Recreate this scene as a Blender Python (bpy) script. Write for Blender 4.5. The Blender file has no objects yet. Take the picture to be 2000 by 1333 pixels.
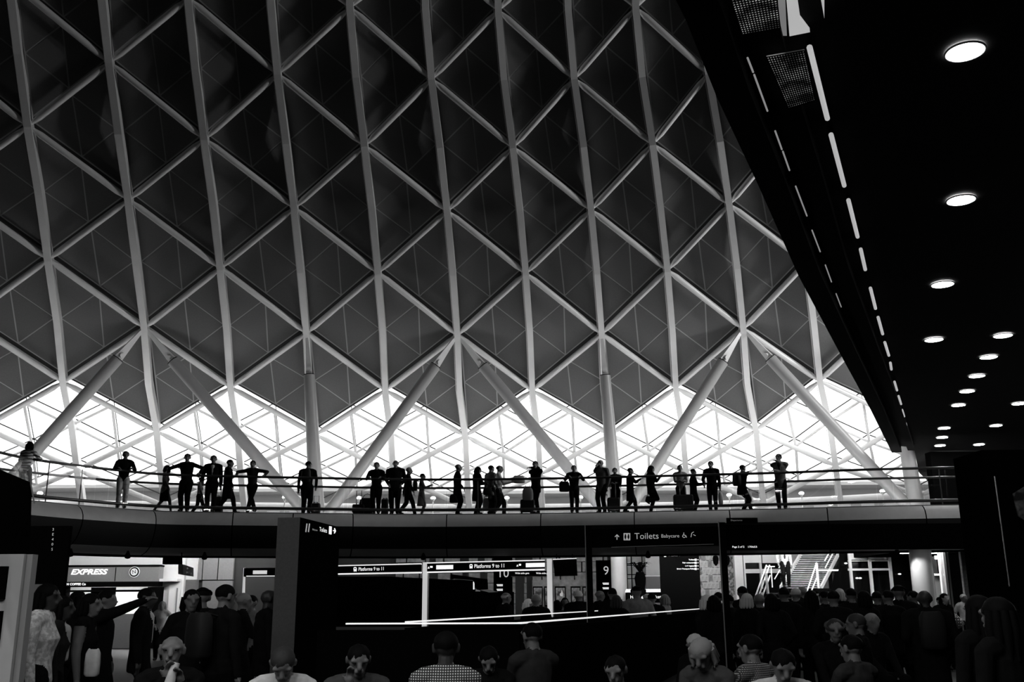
import bpy, bmesh, math, random
import numpy as np
from mathutils import Vector, Matrix
random.seed(7)
SC = bpy.context.scene
COL = SC.collection
V = lambda *a: np.array(a if len(a) > 1 else a[0], dtype=float)

# ------------------------------------------------------------------ camera
F, PIT, ROLL, H = 1944.0, math.radians(14.65), math.radians(-0.35), 1.6
_f = V(0, math.cos(PIT), math.sin(PIT)); _u0 = V(0, -math.sin(PIT), math.cos(PIT)); _r0 = V(1, 0, 0)
RT = math.cos(ROLL) * _r0 + math.sin(ROLL) * _u0
UP = -math.sin(ROLL) * _r0 + math.cos(ROLL) * _u0
FW, CAM = _f, V(0, 0, H)
cam = bpy.data.cameras.new('camera'); cam.lens = 36.0 * F / 2000.0; cam.sensor_width = 36.0; cam.sensor_fit = 'HORIZONTAL'
cam.clip_start = 0.1; cam.clip_end = 2000
co = bpy.data.objects.new('camera', cam); COL.objects.link(co)
co.matrix_world = Matrix(((RT[0], UP[0], -FW[0], CAM[0]), (RT[1], UP[1], -FW[1], CAM[1]), (RT[2], UP[2], -FW[2], CAM[2]), (0, 0, 0, 1)))
SC.camera = co

# ------------------------------------------------------------------ overcast sky, exposure
SKY = 2.4
w = bpy.data.worlds.new('overcast_sky'); SC.world = w; w.use_nodes = True
w.node_tree.nodes['Background'].inputs[0].default_value = (1, 1, 1, 1)
w.node_tree.nodes['Background'].inputs[1].default_value = SKY
SC.view_settings.view_transform = 'Standard'; SC.view_settings.look = 'None'
SC.view_settings.gamma = 1.0; SC.view_settings.use_curve_mapping = False
SC.view_settings.exposure = 0.0
SC.cycles.adaptive_threshold = 0.07
SC.cycles.max_bounces = 5; SC.cycles.diffuse_bounces = 3; SC.cycles.glossy_bounces = 3
SC.cycles.transparent_max_bounces = 24; SC.cycles.transmission_bounces = 4
SC.cycles.caustics_reflective = False; SC.cycles.caustics_refractive = False

# ------------------------------------------------------------------ pixel <-> world (2000 x 1333 frame)
def ray(x, y): return FW + RT * ((x - 1000.0) / F) - UP * ((y - 666.5) / F)
def Pz(x, y, z): d = ray(x, y); return CAM + d * ((z - H) / d[2])
def Py(x, y, Y): d = ray(x, y); return CAM + d * (Y / d[1])
def pix(P):
    d = V(P) - CAM; z = d @ FW
    return 1000 + F * (d @ RT) / z, 666.5 - F * (d @ UP) / z

# ------------------------------------------------------------------ materials
MATS = {}
def mat(name, g, rough=0.6, metal=0.0, noise=0.0, nscale=6.0, emit=0.0, spec=0.3, bump=0.0):
    if name in MATS: return MATS[name]
    m = bpy.data.materials.new(name); m.use_nodes = True; nt = m.node_tree
    b = nt.nodes['Principled BSDF']
    b.inputs['Base Color'].default_value = (g, g, g, 1); b.inputs['Roughness'].default_value = rough
    b.inputs['Metallic'].default_value = metal; b.inputs['Specular IOR Level'].default_value = spec
    if noise or bump:
        tc = nt.nodes.new('ShaderNodeTexCoord'); n = nt.nodes.new('ShaderNodeTexNoise')
        n.inputs['Scale'].default_value = nscale; n.inputs['Detail'].default_value = 4
        nt.links.new(tc.outputs['Object'], n.inputs['Vector'])
        if noise:
            r = nt.nodes.new('ShaderNodeMapRange')
            r.inputs['To Min'].default_value = g * (1 - noise); r.inputs['To Max'].default_value = min(1, g * (1 + noise))
            r.inputs['From Min'].default_value = .3; r.inputs['From Max'].default_value = .7
            nt.links.new(n.outputs['Fac'], r.inputs['Value']); nt.links.new(r.outputs['Result'], b.inputs['Base Color'])
        if bump:
            bp = nt.nodes.new('ShaderNodeBump'); bp.inputs['Strength'].default_value = bump
            nt.links.new(n.outputs['Fac'], bp.inputs['Height']); nt.links.new(bp.outputs['Normal'], b.inputs['Normal'])
    if emit:
        b.inputs['Emission Color'].default_value = (1, 1, 1, 1); b.inputs['Emission Strength'].default_value = emit
    MATS[name] = m; return m
def pattern(name, kind, g1, g2, scale, rough=.8, axis=None):
    if name in MATS: return MATS[name]
    m = mat(name, g1, rough); nt = m.node_tree; b = nt.nodes['Principled BSDF']
    tc = nt.nodes.new('ShaderNodeTexCoord')
    mp = nt.nodes.new('ShaderNodeMapping'); nt.links.new(tc.outputs['Object'], mp.inputs['Vector'])
    if kind == 'check':
        # two crossed bands: woven check
        sx = nt.nodes.new('ShaderNodeSeparateXYZ'); nt.links.new(mp.outputs['Vector'], sx.inputs[0])
        def band(sock):
            a = nt.nodes.new('ShaderNodeMath'); a.operation = 'MULTIPLY'; a.inputs[1].default_value = scale; nt.links.new(sock, a.inputs[0])
            f = nt.nodes.new('ShaderNodeMath'); f.operation = 'FRACT'; nt.links.new(a.outputs[0], f.inputs[0])
            c = nt.nodes.new('ShaderNodeMath'); c.operation = 'GREATER_THAN'; c.inputs[1].default_value = .5; nt.links.new(f.outputs[0], c.inputs[0]); return c.outputs[0]
        ad = nt.nodes.new('ShaderNodeMath'); ad.operation = 'MAXIMUM'
        nt.links.new(band(sx.outputs['X']), ad.inputs[0]); nt.links.new(band(sx.outputs['Z']), ad.inputs[1]); fac = ad.outputs[0]
    elif kind == 'wave':
        t = nt.nodes.new('ShaderNodeTexWave'); t.inputs['Scale'].default_value = scale; t.inputs['Distortion'].default_value = 5; t.inputs['Detail'].default_value = 1
        t.bands_direction = axis or 'Z'; nt.links.new(mp.outputs['Vector'], t.inputs['Vector'])
        c = nt.nodes.new('ShaderNodeMath'); c.operation = 'GREATER_THAN'; c.inputs[1].default_value = .72; nt.links.new(t.outputs['Fac'], c.inputs[0]); fac = c.outputs[0]
    elif kind == 'dots':
        t = nt.nodes.new('ShaderNodeTexVoronoi'); t.inputs['Scale'].default_value = scale; nt.links.new(mp.outputs['Vector'], t.inputs['Vector'])
        t.inputs['Randomness'].default_value = .0
        c = nt.nodes.new('ShaderNodeMath'); c.operation = 'LESS_THAN'; c.inputs[1].default_value = .33; nt.links.new(t.outputs['Distance'], c.inputs[0]); fac = c.outputs[0]
    else:
        t = nt.nodes.new('ShaderNodeTexNoise'); t.inputs['Scale'].default_value = scale; t.inputs['Detail'].default_value = 3; nt.links.new(mp.outputs['Vector'], t.inputs['Vector'])
        c = nt.nodes.new('ShaderNodeMapRange'); c.inputs['From Min'].default_value = .42; c.inputs['From Max'].default_value = .58; nt.links.new(t.outputs['Fac'], c.inputs['Value']); fac = c.outputs['Result']
    mx = nt.nodes.new('ShaderNodeMapRange'); mx.inputs['To Min'].default_value = g1; mx.inputs['To Max'].default_value = g2
    nt.links.new(fac, mx.inputs['Value']); nt.links.new(mx.outputs['Result'], b.inputs['Base Color']); return m
def glassmat(name, tint=.97, gloss=.05, rough=0.02):
    if name in MATS: return MATS[name]
    m = bpy.data.materials.new(name); m.use_nodes = True; nt = m.node_tree
    for n in list(nt.nodes):
        if n.type != 'OUTPUT_MATERIAL': nt.nodes.remove(n)
    o = [n for n in nt.nodes][0]
    t = nt.nodes.new('ShaderNodeBsdfTransparent'); t.inputs[0].default_value = (tint, tint, tint, 1)
    g = nt.nodes.new('ShaderNodeBsdfGlossy'); g.inputs['Roughness'].default_value = rough; g.inputs[0].default_value = (1, 1, 1, 1)
    x = nt.nodes.new('ShaderNodeMixShader'); x.inputs[0].default_value = gloss
    nt.links.new(t.outputs[0], x.inputs[1]); nt.links.new(g.outputs[0], x.inputs[2]); nt.links.new(x.outputs[0], o.inputs[0])
    MATS[name] = m; return m
def emat(name, s, g=1.0, lamp=False):
    if name in MATS: return MATS[name]
    m = bpy.data.materials.new(name); m.use_nodes = True; nt = m.node_tree
    b = nt.nodes['Principled BSDF']; b.inputs['Base Color'].default_value = (.8, .8, .8, 1)
    b.inputs['Emission Color'].default_value = (g, g, g, 1); b.inputs['Emission Strength'].default_value = s
    m.cycles.emission_sampling = 'FRONT_BACK' if s > 5 and name not in ('uplighter_glow', 'added_flood_glow') else 'NONE'   # faint lettering needs no light sampling
    MATS[name] = m; return m

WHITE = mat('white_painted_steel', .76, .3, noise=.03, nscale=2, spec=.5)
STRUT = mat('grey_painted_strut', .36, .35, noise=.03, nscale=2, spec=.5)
PANEL = mat('grey_perforated_roof_panel', .13, .7, noise=.10, nscale=30, spec=.15)
SEAM = mat('pale_panel_seam', .36, .6)
DARK = mat('black_gasket', .015, .6)
SHELL = mat('dark_roof_deck', .03, .9)
GLASS = glassmat('clear_roof_glass', .97, .03)
BAL_GLASS = glassmat('clear_balustrade_glass', .96, .035)
STEEL = mat('dark_steel_rail', .035, .35, metal=.0, spec=.5)
BRUSHED = mat('brushed_steel', .62, .3, metal=1.0)
BLACK = mat('matt_black', .004, .9, spec=.0)
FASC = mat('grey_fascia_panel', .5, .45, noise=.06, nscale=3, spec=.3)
FLOOR = mat('dark_stone_floor', .02, .5, noise=.25, nscale=1.5, spec=.15)
PAVING = mat('pale_paving', .1, .9, noise=.06, nscale=.3)
BALFLOOR = mat('pale_balcony_floor', .12, .5, noise=.05, nscale=2)

# a scratch scene in which text and figures are evaluated on their own
TMP = bpy.data.scenes.new('scratch'); TMPV = TMP.view_layers[0]
def evaluated_mesh(o):
    TMP.collection.objects.link(o); TMPV.update(); dg = TMPV.depsgraph
    return bpy.data.meshes.new_from_object(o.evaluated_get(dg))
# ------------------------------------------------------------------ mesh helpers
class MB:
    def __init__(s): s.v = []; s.f = []; s.m = []; s.sm = []
    def add(s, vs, fs, mi=0, smooth=False):
        o = len(s.v); s.v += [tuple(map(float, q)) for q in vs]
        for f in fs: s.f.append([o + i for i in f]); s.m.append(mi); s.sm.append(smooth)
    def hexa(s, P, mi=0):  # 8 points: bottom ring 4, top ring 4
        s.add(P, [(0, 3, 2, 1), (4, 5, 6, 7), (0, 1, 5, 4), (1, 2, 6, 5), (2, 3, 7, 6), (3, 0, 4, 7)], mi)
    def box(s, c, size, rz=0.0, mi=0):
        cx, sx = math.cos(rz), math.sin(rz); a, b, h = size[0] / 2, size[1] / 2, size[2] / 2; P = []
        for dz in (-h, h):
            for dx, dy in ((-a, -b), (a, -b), (a, b), (-a, b)):
                P.append((c[0] + dx * cx - dy * sx, c[1] + dx * sx + dy * cx, c[2] + dz))
        s.hexa(P, mi)
    def bar(s, p, q, w_, d_, up=(0, 0, 1), mi=0):  # rectangular bar from p to q
        p, q = V(p), V(q); t = q - p; t = t / (np.linalg.norm(t) + 1e-9); up = V(up); up = V(0, 1, 0) if abs(t @ up) > .99 * np.linalg.norm(up) else up; b = np.cross(t, up)
        b = b / (np.linalg.norm(b) + 1e-9); n = np.cross(b, t); P = []
        for e in (p, q): P += [e - b * w_ / 2 - n * d_ / 2, e + b * w_ / 2 - n * d_ / 2, e + b * w_ / 2 + n * d_ / 2, e - b * w_ / 2 + n * d_ / 2]
        s.hexa(P, mi)
    def tube(s, pts, r, n=12, mi=0, cap=True, smooth=True):
        pts = [V(p) for p in pts]; rs = r if hasattr(r, '__len__') else [r] * len(pts); rings = []
        t0 = pts[1] - pts[0]; ref = V(0, 0, 1) if abs(t0[2]) < .9 * np.linalg.norm(t0) else V(1, 0, 0)
        for i, p in enumerate(pts):
            t = pts[min(i + 1, len(pts) - 1)] - pts[max(i - 1, 0)]; t = t / (np.linalg.norm(t) + 1e-9)
            b = np.cross(t, ref); b = b / (np.linalg.norm(b) + 1e-9); c = np.cross(b, t)
            rings.append([p + rs[i] * (math.cos(2 * math.pi * k / n) * b + math.sin(2 * math.pi * k / n) * c) for k in range(n)])
        vs = [q for R in rings for q in R]
        fs = [(i * n + k, i * n + (k + 1) % n, (i + 1) * n + (k + 1) % n, (i + 1) * n + k) for i in range(len(pts) - 1) for k in range(n)]
        s.add(vs, fs, mi, smooth)
        if cap: s.add(rings[0], [tuple(range(n))[::-1]], mi); s.add(rings[-1], [tuple(range(n))], mi)
    def sweep(s, frames, sec, mi=0, smooth=False, closed=True):
        # frames: list of (origin, xdir, ydir); sec: list of (a,b)
        n = len(sec); vs = [V(o) + a * V(x) + b * V(y) for o, x, y in frames for a, b in sec]
        fs = []
        for i in range(len(frames) - 1):
            for k in range(n if closed else n - 1):
                fs.append((i * n + k, i * n + (k + 1) % n, (i + 1) * n + (k + 1) % n, (i + 1) * n + k))
        s.add(vs, fs, mi, smooth)
        if closed:
            s.add(vs[:n], [tuple(range(n))[::-1]], mi); s.add(vs[-n:], [tuple(range(n))], mi)
    def prism(s, poly, off, mi=0):  # planar polygon extruded by vector off
        n = len(poly); vs = [V(p) for p in poly] + [V(p) + V(off) for p in poly]
        s.add(vs, [tuple(range(n))[::-1], tuple(range(n, 2 * n))] + [(i, (i + 1) % n, n + (i + 1) % n, n + i) for i in range(n)], mi)
    def lathe(s, c, prof, n=20, mi=0, smooth=True):
        vs = []; fs = []
        for r, z in prof:
            for k in range(n): a = 2 * math.pi * k / n; vs.append((c[0] + r * math.cos(a), c[1] + r * math.sin(a), c[2] + z))
        for i in range(len(prof) - 1):
            for k in range(n): fs.append((i * n + k, i * n + (k + 1) % n, (i + 1) * n + (k + 1) % n, (i + 1) * n + k))
        s.add(vs, fs, mi, smooth); s.add(vs[:n], [tuple(range(n))[::-1]], mi); s.add(vs[-n:], [tuple(range(n))], mi)
    def ball(s, c, rx, ry, rz, n=12, mi=0):
        vs = []; fs = []; m = n // 2
        for i in range(m + 1):
            t = math.pi * i / m
            for k in range(n): a = 2 * math.pi * k / n; vs.append((c[0] + rx * math.sin(t) * math.cos(a), c[1] + ry * math.sin(t) * math.sin(a), c[2] - rz * math.cos(t)))
        for i in range(m):
            for k in range(n): fs.append((i * n + k, i * n + (k + 1) % n, (i + 1) * n + (k + 1) % n, (i + 1) * n + k))
        s.add(vs, fs, mi, True)

def props(o, label=None, cat=None, group=None, kind=None):
    if label: o['label'] = label
    if cat: o['category'] = cat
    if group: o['group'] = group
    if kind: o['kind'] = kind
    return o
def wloc(o):
    p = V(0, 0, 0)
    while o is not None: p = p + V(*o.location); o = o.parent
    return p
def mk(name, mb, mats, parent=None, label=None, cat=None, group=None, kind=None):
    """one mesh object; vertices are given in world space, the origin goes to the base of the mesh"""
    me = bpy.data.meshes.new(name)
    vs = np.array(mb.v); lo, hi = vs.min(0), vs.max(0)
    org = V((lo[0] + hi[0]) / 2, (lo[1] + hi[1]) / 2, lo[2])
    me.from_pydata((vs - org).tolist(), [], mb.f)
    if not isinstance(mats, (list, tuple)): mats = [mats]
    for m in mats: me.materials.append(m)
    me.polygons.foreach_set('material_index', mb.m); me.polygons.foreach_set('use_smooth', mb.sm)
    me.update()
    o = bpy.data.objects.new(name, me); COL.objects.link(o)
    o.parent = parent; o.location = org - (wloc(parent) if parent else V(0, 0, 0))
    return props(o, label, cat, group, kind)
def empty(name, loc, label=None, cat=None, group=None, kind=None):
    o = bpy.data.objects.new(name, None); COL.objects.link(o); o.location = tuple(map(float, loc)); o.empty_display_size = .2
    return props(o, label, cat, group, kind)
def text(name, s, loc, xdir, updir, size, m, parent=None, align='LEFT', depth=.01, shear=0.0, bold=0.0, width=None):
    cu = bpy.data.curves.new(name, 'FONT'); cu.body = s; cu.size = 1.0; cu.extrude = 0.0; cu.align_x = align; cu.align_y = 'CENTER'; cu.shear = shear; cu.offset = bold; cu.resolution_u = 3
    t = bpy.data.objects.new(name + '_tmp', cu); me = evaluated_mesh(t); bpy.data.objects.remove(t); bpy.data.curves.remove(cu)
    n = len(me.vertices); a = np.empty(n * 3); me.vertices.foreach_get('co', a); a = a.reshape(-1, 3)
    sx = size
    if width is not None and n: sx = width / max(1e-6, (a[:, 0].max() - a[:, 0].min()))
    x = V(xdir) / np.linalg.norm(xdir); u = V(updir) / np.linalg.norm(updir)
    a = a[:, :1] * sx * x + a[:, 1:2] * size * u
    me.vertices.foreach_set('co', a.ravel()); me.materials.clear(); me.materials.append(m); me.update()
    o = bpy.data.objects.new(name, me); COL.objects.link(o); o.parent = parent
    o.location = V(loc) - (wloc(parent) if parent else V(0, 0, 0)); return o

# ------------------------------------------------------------------ roof: ribbed triangulated dome, opaque above, glazed along the foot
AXX, AXY, PH0, DPH = 0.1574, -18.639, -0.045257, 0.0523584
ROW_R = [67.5, 65.65, 63.688, 61.786, 59.5, 56.95, 55.0, 53.1, 51.8, 50.135, 48.4, 46.5, 44.2, 41.4, 37.8, 33, 25, 12, .5]
ROW_Z = [5.95, 7.362, 8.866, 10.554, 12.466, 14.35, 16.25, 18.05, 20.15, 21.952, 23.7, 25.3, 26.8, 28.2, 29.4, 30.5, 31.4, 32, 32.1]
ROW_T = [.0105, .00836, .00657, .00189, 0, -.00346, -.00764, -.01272, -.01885, -.0227] + [-.024] * 9
ROW_K = list(range(-2, 17))
PIJ = [(0, 0), (0, 1), (0, 2), (1, 0), (1, 1), (1, 2), (2, 0), (2, 1), (2, 2), (3, 0), (3, 1)]
PCX = [11.43, 2.99, -3.22, -0.98, -0.01, 3.56, -32.9, -17.69, 4.44, -7.12, -5.88]
PCY = [-2.88, -2.66, 1.47, -3.32, -5.37, 0.02, 6.46, 8.88, 0.55, -0.65, 4.54]
def S(r, k):
    R = np.interp(k, ROW_K, ROW_R); z = np.interp(k, ROW_K, ROW_Z); ph = PH0 + DPH * (r - 5) + np.interp(k, ROW_K, ROW_T)
    P = V(AXX + R * math.sin(ph), AXY + R * math.cos(ph), z)
    u = min(1.25, max(-1.25, (r - 5) / 5)); v = min(1.1, max(-1.15, (k - 3) / 4))
    dx = sum(c * u ** i * v ** j for c, (i, j) in zip(PCX, PIJ)); dy = sum(c * u ** i * v ** j for c, (i, j) in zip(PCY, PIJ))
    dep = 41.0
    return P + RT * dx * dep / F - UP * dy * dep / F
def SN(r, k):
    a = S(r + .1, k) - S(r - .1, k); b = S(r, min(16, k + .5)) - S(r, max(-2, k - .5)); n = np.cross(a, b); n = n / (np.linalg.norm(n) + 1e-9)
    return n if n @ (S(r, k) - V(AXX, AXY, 0)) > 0 else -n
def inframe(P, mg=120):
    if (V(P) - CAM) @ FW < 1: return False
    x, y = pix(P); return -mg < x < 2000 + mg and -mg < y < 1100
R0, R1 = -30, 40
FAC = (14, 17, 11)   # tall glazed bays of the end front: first rib, last rib, top row
roof = empty('roof', (0, 20, 12), kind='structure', label='ribbed triangulated dome roof with grey panels above and clear glazing along its foot')
def inset(T, d):
    T = [V(t) for t in T]; c = sum(T) / 3; out = []
    for i in range(3):
        p, q, s = T[i], T[(i + 1) % 3], T[(i + 2) % 3]
        e1 = (q - p) / np.linalg.norm(q - p); e2 = (s - p) / np.linalg.norm(s - p)
        cosA = max(-.99, min(.99, e1 @ e2)); half = math.acos(cosA) / 2
        bi = (e1 + e2) / np.linalg.norm(e1 + e2); out.append(p + bi * d / math.sin(half))
    return out
ropaque = MB(); ranks = []
bays = []
for r in range(R0, R1):
    for k in range(-2, 16):
        # triangle with rib edge on r and with rib edge on r+1
        for (ra, rb) in ((r, r + 1), (r + 1, r)):
            if (k % 2 == 0) == (ra % 2 != 0) and k + 2 <= 16:
                
                if FAC[0] <= r < FAC[1] and k < FAC[2]: continue
                bays.append(([(ra, k), (ra, k + 2), (rb, k + 1)], k >= 0 or r < -5 or r >= 14))
for T, opaque in bays:
    P = [S(*t) for t in T]; N = [SN(*t) for t in T]; ns = sum(N); ns = ns / np.linalg.norm(ns)
    vis = any(inframe(p) for p in P)
    if opaque:
        B = [p + n * .44 for p, n in zip(P, N)]
        if not vis:
            ropaque.add(B, [(0, 1, 2)]); continue
        mb = MB(); I = inset(B, .09); mb.add(B + I, [(0, 1, 4, 3), (1, 2, 5, 4), (2, 0, 3, 5)], 1); mb.add(I, [(0, 1, 2)], 0)
        mb.add([b + ns * .06 for b in B], [(0, 1, 2)], 1)
        bay = mk('roof_bay', mb, [SEAM, SHELL], roof)
        I = inset(B, .12); M = [(I[0] + I[1]) / 2, (I[1] + I[2]) / 2, (I[2] + I[0]) / 2]
        subs = [(I[0], M[0], M[2]), (M[0], I[1], M[1]), (M[2], M[1], I[2]), (M[0], M[1], M[2])]
        xy = [pix(p) for p in P]; cy_ = sum(q[1] for q in xy) / 3; cx_ = sum(q[0] for q in xy) / 3
        for t in subs:
            ranks.append((bay, [q - ns * .012 for q in inset(t, .026)], ns * .009, cy_ + .35 * cx_))
    else:
        
        G = [p + n * .68 for p, n in zip(P, N)]; I = [p + n * .18 for p, n in zip(P, N)]
        mb = MB(); m_ = [(I[0] + I[1]) / 2, (I[1] + I[2]) / 2, (I[2] + I[0]) / 2]
        for a, b in ((0, 1), (1, 2), (2, 0)): mb.tube([m_[a], m_[b]], .062, 8)
        gm = [(G[0] + G[1]) / 2, (G[1] + G[2]) / 2, (G[2] + G[0]) / 2]
        for a, b in ((0, 1), (1, 2), (2, 0)):
            mb.bar(gm[a], gm[b], .028, .05, ns, 1); mb.bar(G[a], G[b], .028, .05, ns, 1)
        fr = mk('glazing_frame', mb, [WHITE, DARK], roof)
        for t in ((G[0], gm[0], gm[2]), (gm[0], G[1], gm[1]), (gm[2], gm[1], G[2]), (gm[0], gm[1], gm[2])):
            pb = MB(); pb.add(list(t), [(0, 1, 2)]); mk('glass_pane', pb, GLASS, fr)
# the 300 most visible facets are objects of their own, the rest of a bay's facets stay joined per bay
ranks.sort(key=lambda q: -q[3]); rest = {}
for i, (bay, t, off, _) in enumerate(ranks):
    if i < 300:
        mb = MB(); mb.prism(t, off); mk('roof_panel', mb, PANEL, bay)
    else:
        rest.setdefault(bay.name, (bay, MB()))[1].prism(t, off)
for bay, mb in rest.values(): mk('roof_panel', mb, PANEL, bay, kind='stuff')
mk('roof_deck', ropaque, SHELL, roof)
# ribs and diagonal tubes
far_steel = MB()
for r in range(-5, 14):
    fr = []
    for k in np.arange(-2, 11.01, 1.0):
        o = S(r, k); n = SN(r, k); t = S(r, k + .3) - S(r, max(-2, k - .3)); t = t / np.linalg.norm(t); b = np.cross(t, n); fr.append((o, b, n))
    mb = MB(); mb.sweep(fr, [(-.125, -.12), (.125, -.12), (.125, .4), (-.125, .4)])
    mb.sweep([(o + b * .165 + n * .15, b, n) for o, b, n in fr], [(-.012, -.06), (.012, -.06), (.012, .06), (-.012, .06)])
    mk('rib', mb, WHITE, roof)
for r in range(-5, 13):
    for k in range(-2, 11):
        if (k % 2 == 0) != (r % 2 != 0): continue
        for dk in (1, -1):
            if k + dk < -2 or k + dk > 11: continue
            a, b = S(r, k), S(r + 1, k + dk); na, nb = SN(r, k), SN(r + 1, k + dk)
            a = a + na * .05; b = b + nb * .05; d = (b - a) / np.linalg.norm(b - a); a = a + d * .14; b = b - d * .14
            mb = MB(); mb.tube([a, a + d * .35, b - d * .35, b], [.06, .118, .118, .06], 12); mk('diagonal_tube', mb, WHITE, roof)
mb = MB(); mb.tube([S(r, -2) + SN(r, -2) * .1 for r in range(-8, 15)], .2, 10); mk('ring_beam', mb, WHITE, roof)
# low glass triangles closing the foot of the dome
for r in range(-6, 14):
    if r % 2 == 0:
        for s in (1, -1):
            G = [S(*t) + SN(*t) * .68 for t in ((r, -1), (r, -2), (r + s, -2))]; pb = MB(); pb.add(G, [(0, 1, 2)]); mk('glass_pane', pb, GLASS, roof)

# ------------------------------------------------------------------ tree columns
TREES = {-1: (-62, 1030), 3: (621, 1030), 7: (1206, 1030), 11: (1793, 1012)}
TLAB = {-1: 'white steel tree column rising behind the woman in the wavy striped top', 3: 'white steel tree column standing behind the man with the backpack and case',
        7: 'white steel tree column behind the man holding his face, its trunk beside the number 9 sign', 11: 'white steel tree column at the dark soffit, its raking strut beyond the man with folded arms'}
for R, (jx, jy) in TREES.items():
    T = S(R, 2); J = Py(jx, jy, T[1] + .4)
    tr = empty('tree_column', (J[0], J[1], 0), TLAB[R], 'column', 'white steel tree columns')
    cap = T + (J - T) * .22
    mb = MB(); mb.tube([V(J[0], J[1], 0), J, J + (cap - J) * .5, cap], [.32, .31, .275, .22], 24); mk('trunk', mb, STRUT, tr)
    def fin(top, c, nm, wd):
        ax = (c - top); L = np.linalg.norm(ax); ax = ax / L; tang = S(R, 3) - S(R, 1); tang = tang / np.linalg.norm(tang)
        b = np.cross(ax, SN(R, 2)); b = b / np.linalg.norm(b); n = np.cross(b, ax)
        mb = MB(); poly = [top + n * .05 - b * .05, top + n * .05 + b * .05, c + b * wd + ax * .15, c - b * wd + ax * .15]
        mb.prism([p - n * .03 for p in poly], n * .06); f_ = mk(nm, mb, WHITE, tr)
        mb = MB(); mb.tube([c - n * .12 - ax * .22, c + n * .12 - ax * .22], .1, 14); mk('pin', mb, WHITE, f_)
    def capd(c, ax, rad):
        mb = MB(); mb.tube([c - ax * .04, c + ax * .01], rad * 1.02, 20); mk('end_cap', mb, BLACK, tr)
    ax = (cap - J) / np.linalg.norm(cap - J); capd(cap + ax * .02, ax, .215); fin(T, cap, 'fin_plate', .13)
    for s in (-2, 2):
        T2 = S(R + s, 2); c = T2 + (J - T2) * .165
        if R + s < -3 or R + s > 12: continue
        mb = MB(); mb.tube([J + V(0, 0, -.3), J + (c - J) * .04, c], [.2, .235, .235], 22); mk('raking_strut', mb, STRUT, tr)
        ax = (c - J) / np.linalg.norm(c - J); capd(c + ax * .02, ax, .23); fin(T2, c, 'fin_plate', .2)

# ------------------------------------------------------------------ grounds
mb = MB(); N = 72
ring = [(AXX + 67.5 * math.sin(a), AXY + 66.9 * math.cos(a), 0) for a in np.linspace(-math.pi, math.pi, N, endpoint=False)]
mb.add(ring, [tuple(range(N))[::-1]]); mk('floor', mb, FLOOR, kind='structure')
mb = MB(); ro = [(AXX + 420 * math.sin(a), AXY + 420 * math.cos(a), 3.9) for a in np.linspace(-math.pi, math.pi, N, endpoint=False)]
ri = [(AXX + 67.6 * math.sin(a), AXY + 67.6 * math.cos(a), 3.9) for a in np.linspace(-math.pi, math.pi, N, endpoint=False)]
mb.add(ri + ro, [(i, N + i, N + (i + 1) % N, (i + 1) % N) for i in range(N)]); mk('ground_outside', mb, PAVING, kind='structure')
# pale terrace of houses far outside the glass
ob = empty('building_outside', (0, 112, 3.9), 'long pale low building faintly seen through the roof glass', 'building')
PALEB = mat('pale_render_outside', .85, .9, noise=.05, nscale=.2)
for i, (x0, x1, yt, Y) in enumerate(((-90, 395, 962, 112), (395, 820, 968, 116), (820, 1180, 972, 118), (1180, 1500, 966, 114), (1500, 2100, 955, 110))):
    a, b, zt = float(Py(x0, 980, Y)[0]), float(Py(x1, 980, Y)[0]), float(Py((x0 + x1) / 2, yt, Y)[2]); mb = MB(); mb.box(((a + b) / 2, Y + 4, (3.9 + zt) / 2), (b - a, 8, zt - 3.9)); w_ = mk('wall', mb, PALEB, ob)
    mb = MB(); mb.box(((a + b) / 2, Y - .1, zt + .15), (b - a + .4, 8.6, .35)); mk('parapet', mb, mat('grey_parapet', .62, .9), ob)
    x = a + 1.2
    while x < b - 2:
        mb = MB(); mb.box((x + .6, Y - .02, zt - 1.9), (1.1, .1, 1.3)); mk('window', mb, mat('grey_far_window', .5, .5), w_); x += 2.6
# perimeter wall below the glass
mb = MB()
ang = np.linspace(PH0 + DPH * (-8 - 5), PH0 + DPH * (15 - 5), 60)
mb.sweep([(V(AXX + 67.4 * math.sin(a), AXY + 67.4 * math.cos(a), 0), V(math.sin(a), math.cos(a), 0), V(0, 0, 1)) for a in ang], [(0, 0), (.4, 0), (.4, 5.75), (0, 5.75)])
mk('wall_perimeter', mb, mat('pale_perimeter_wall', .62, .8, noise=.05), kind='structure')

# unseen pale deck added to bounce daylight up onto the lower roof panels
mb = MB(); ang = np.linspace(PH0 + DPH * (-7 - 5), PH0 + DPH * (15.5 - 5), 60)
mb.sweep([(V(AXX + 60.8 * math.sin(a), AXY + 60.8 * math.cos(a), 4.18), V(math.sin(a), math.cos(a), 0), V(0, 0, 1)) for a in ang], [(0, 0), (6.7, 0), (6.7, .25), (0, .25)])
mk('ceiling_added_deck', mb, mat('pale_bounce_deck', .35, .8), kind='structure')

# ------------------------------------------------------------------ enclosing walls of the hall (behind the camera and to the sides)
BRICKD = mat('dark_brick_facade', .07, .9, noise=.3, nscale=4)
mb = MB(); mb.box((-2, -11, 16), (140, .6, 33)); mk('wall_back', mb, BRICKD, kind='structure')
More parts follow.
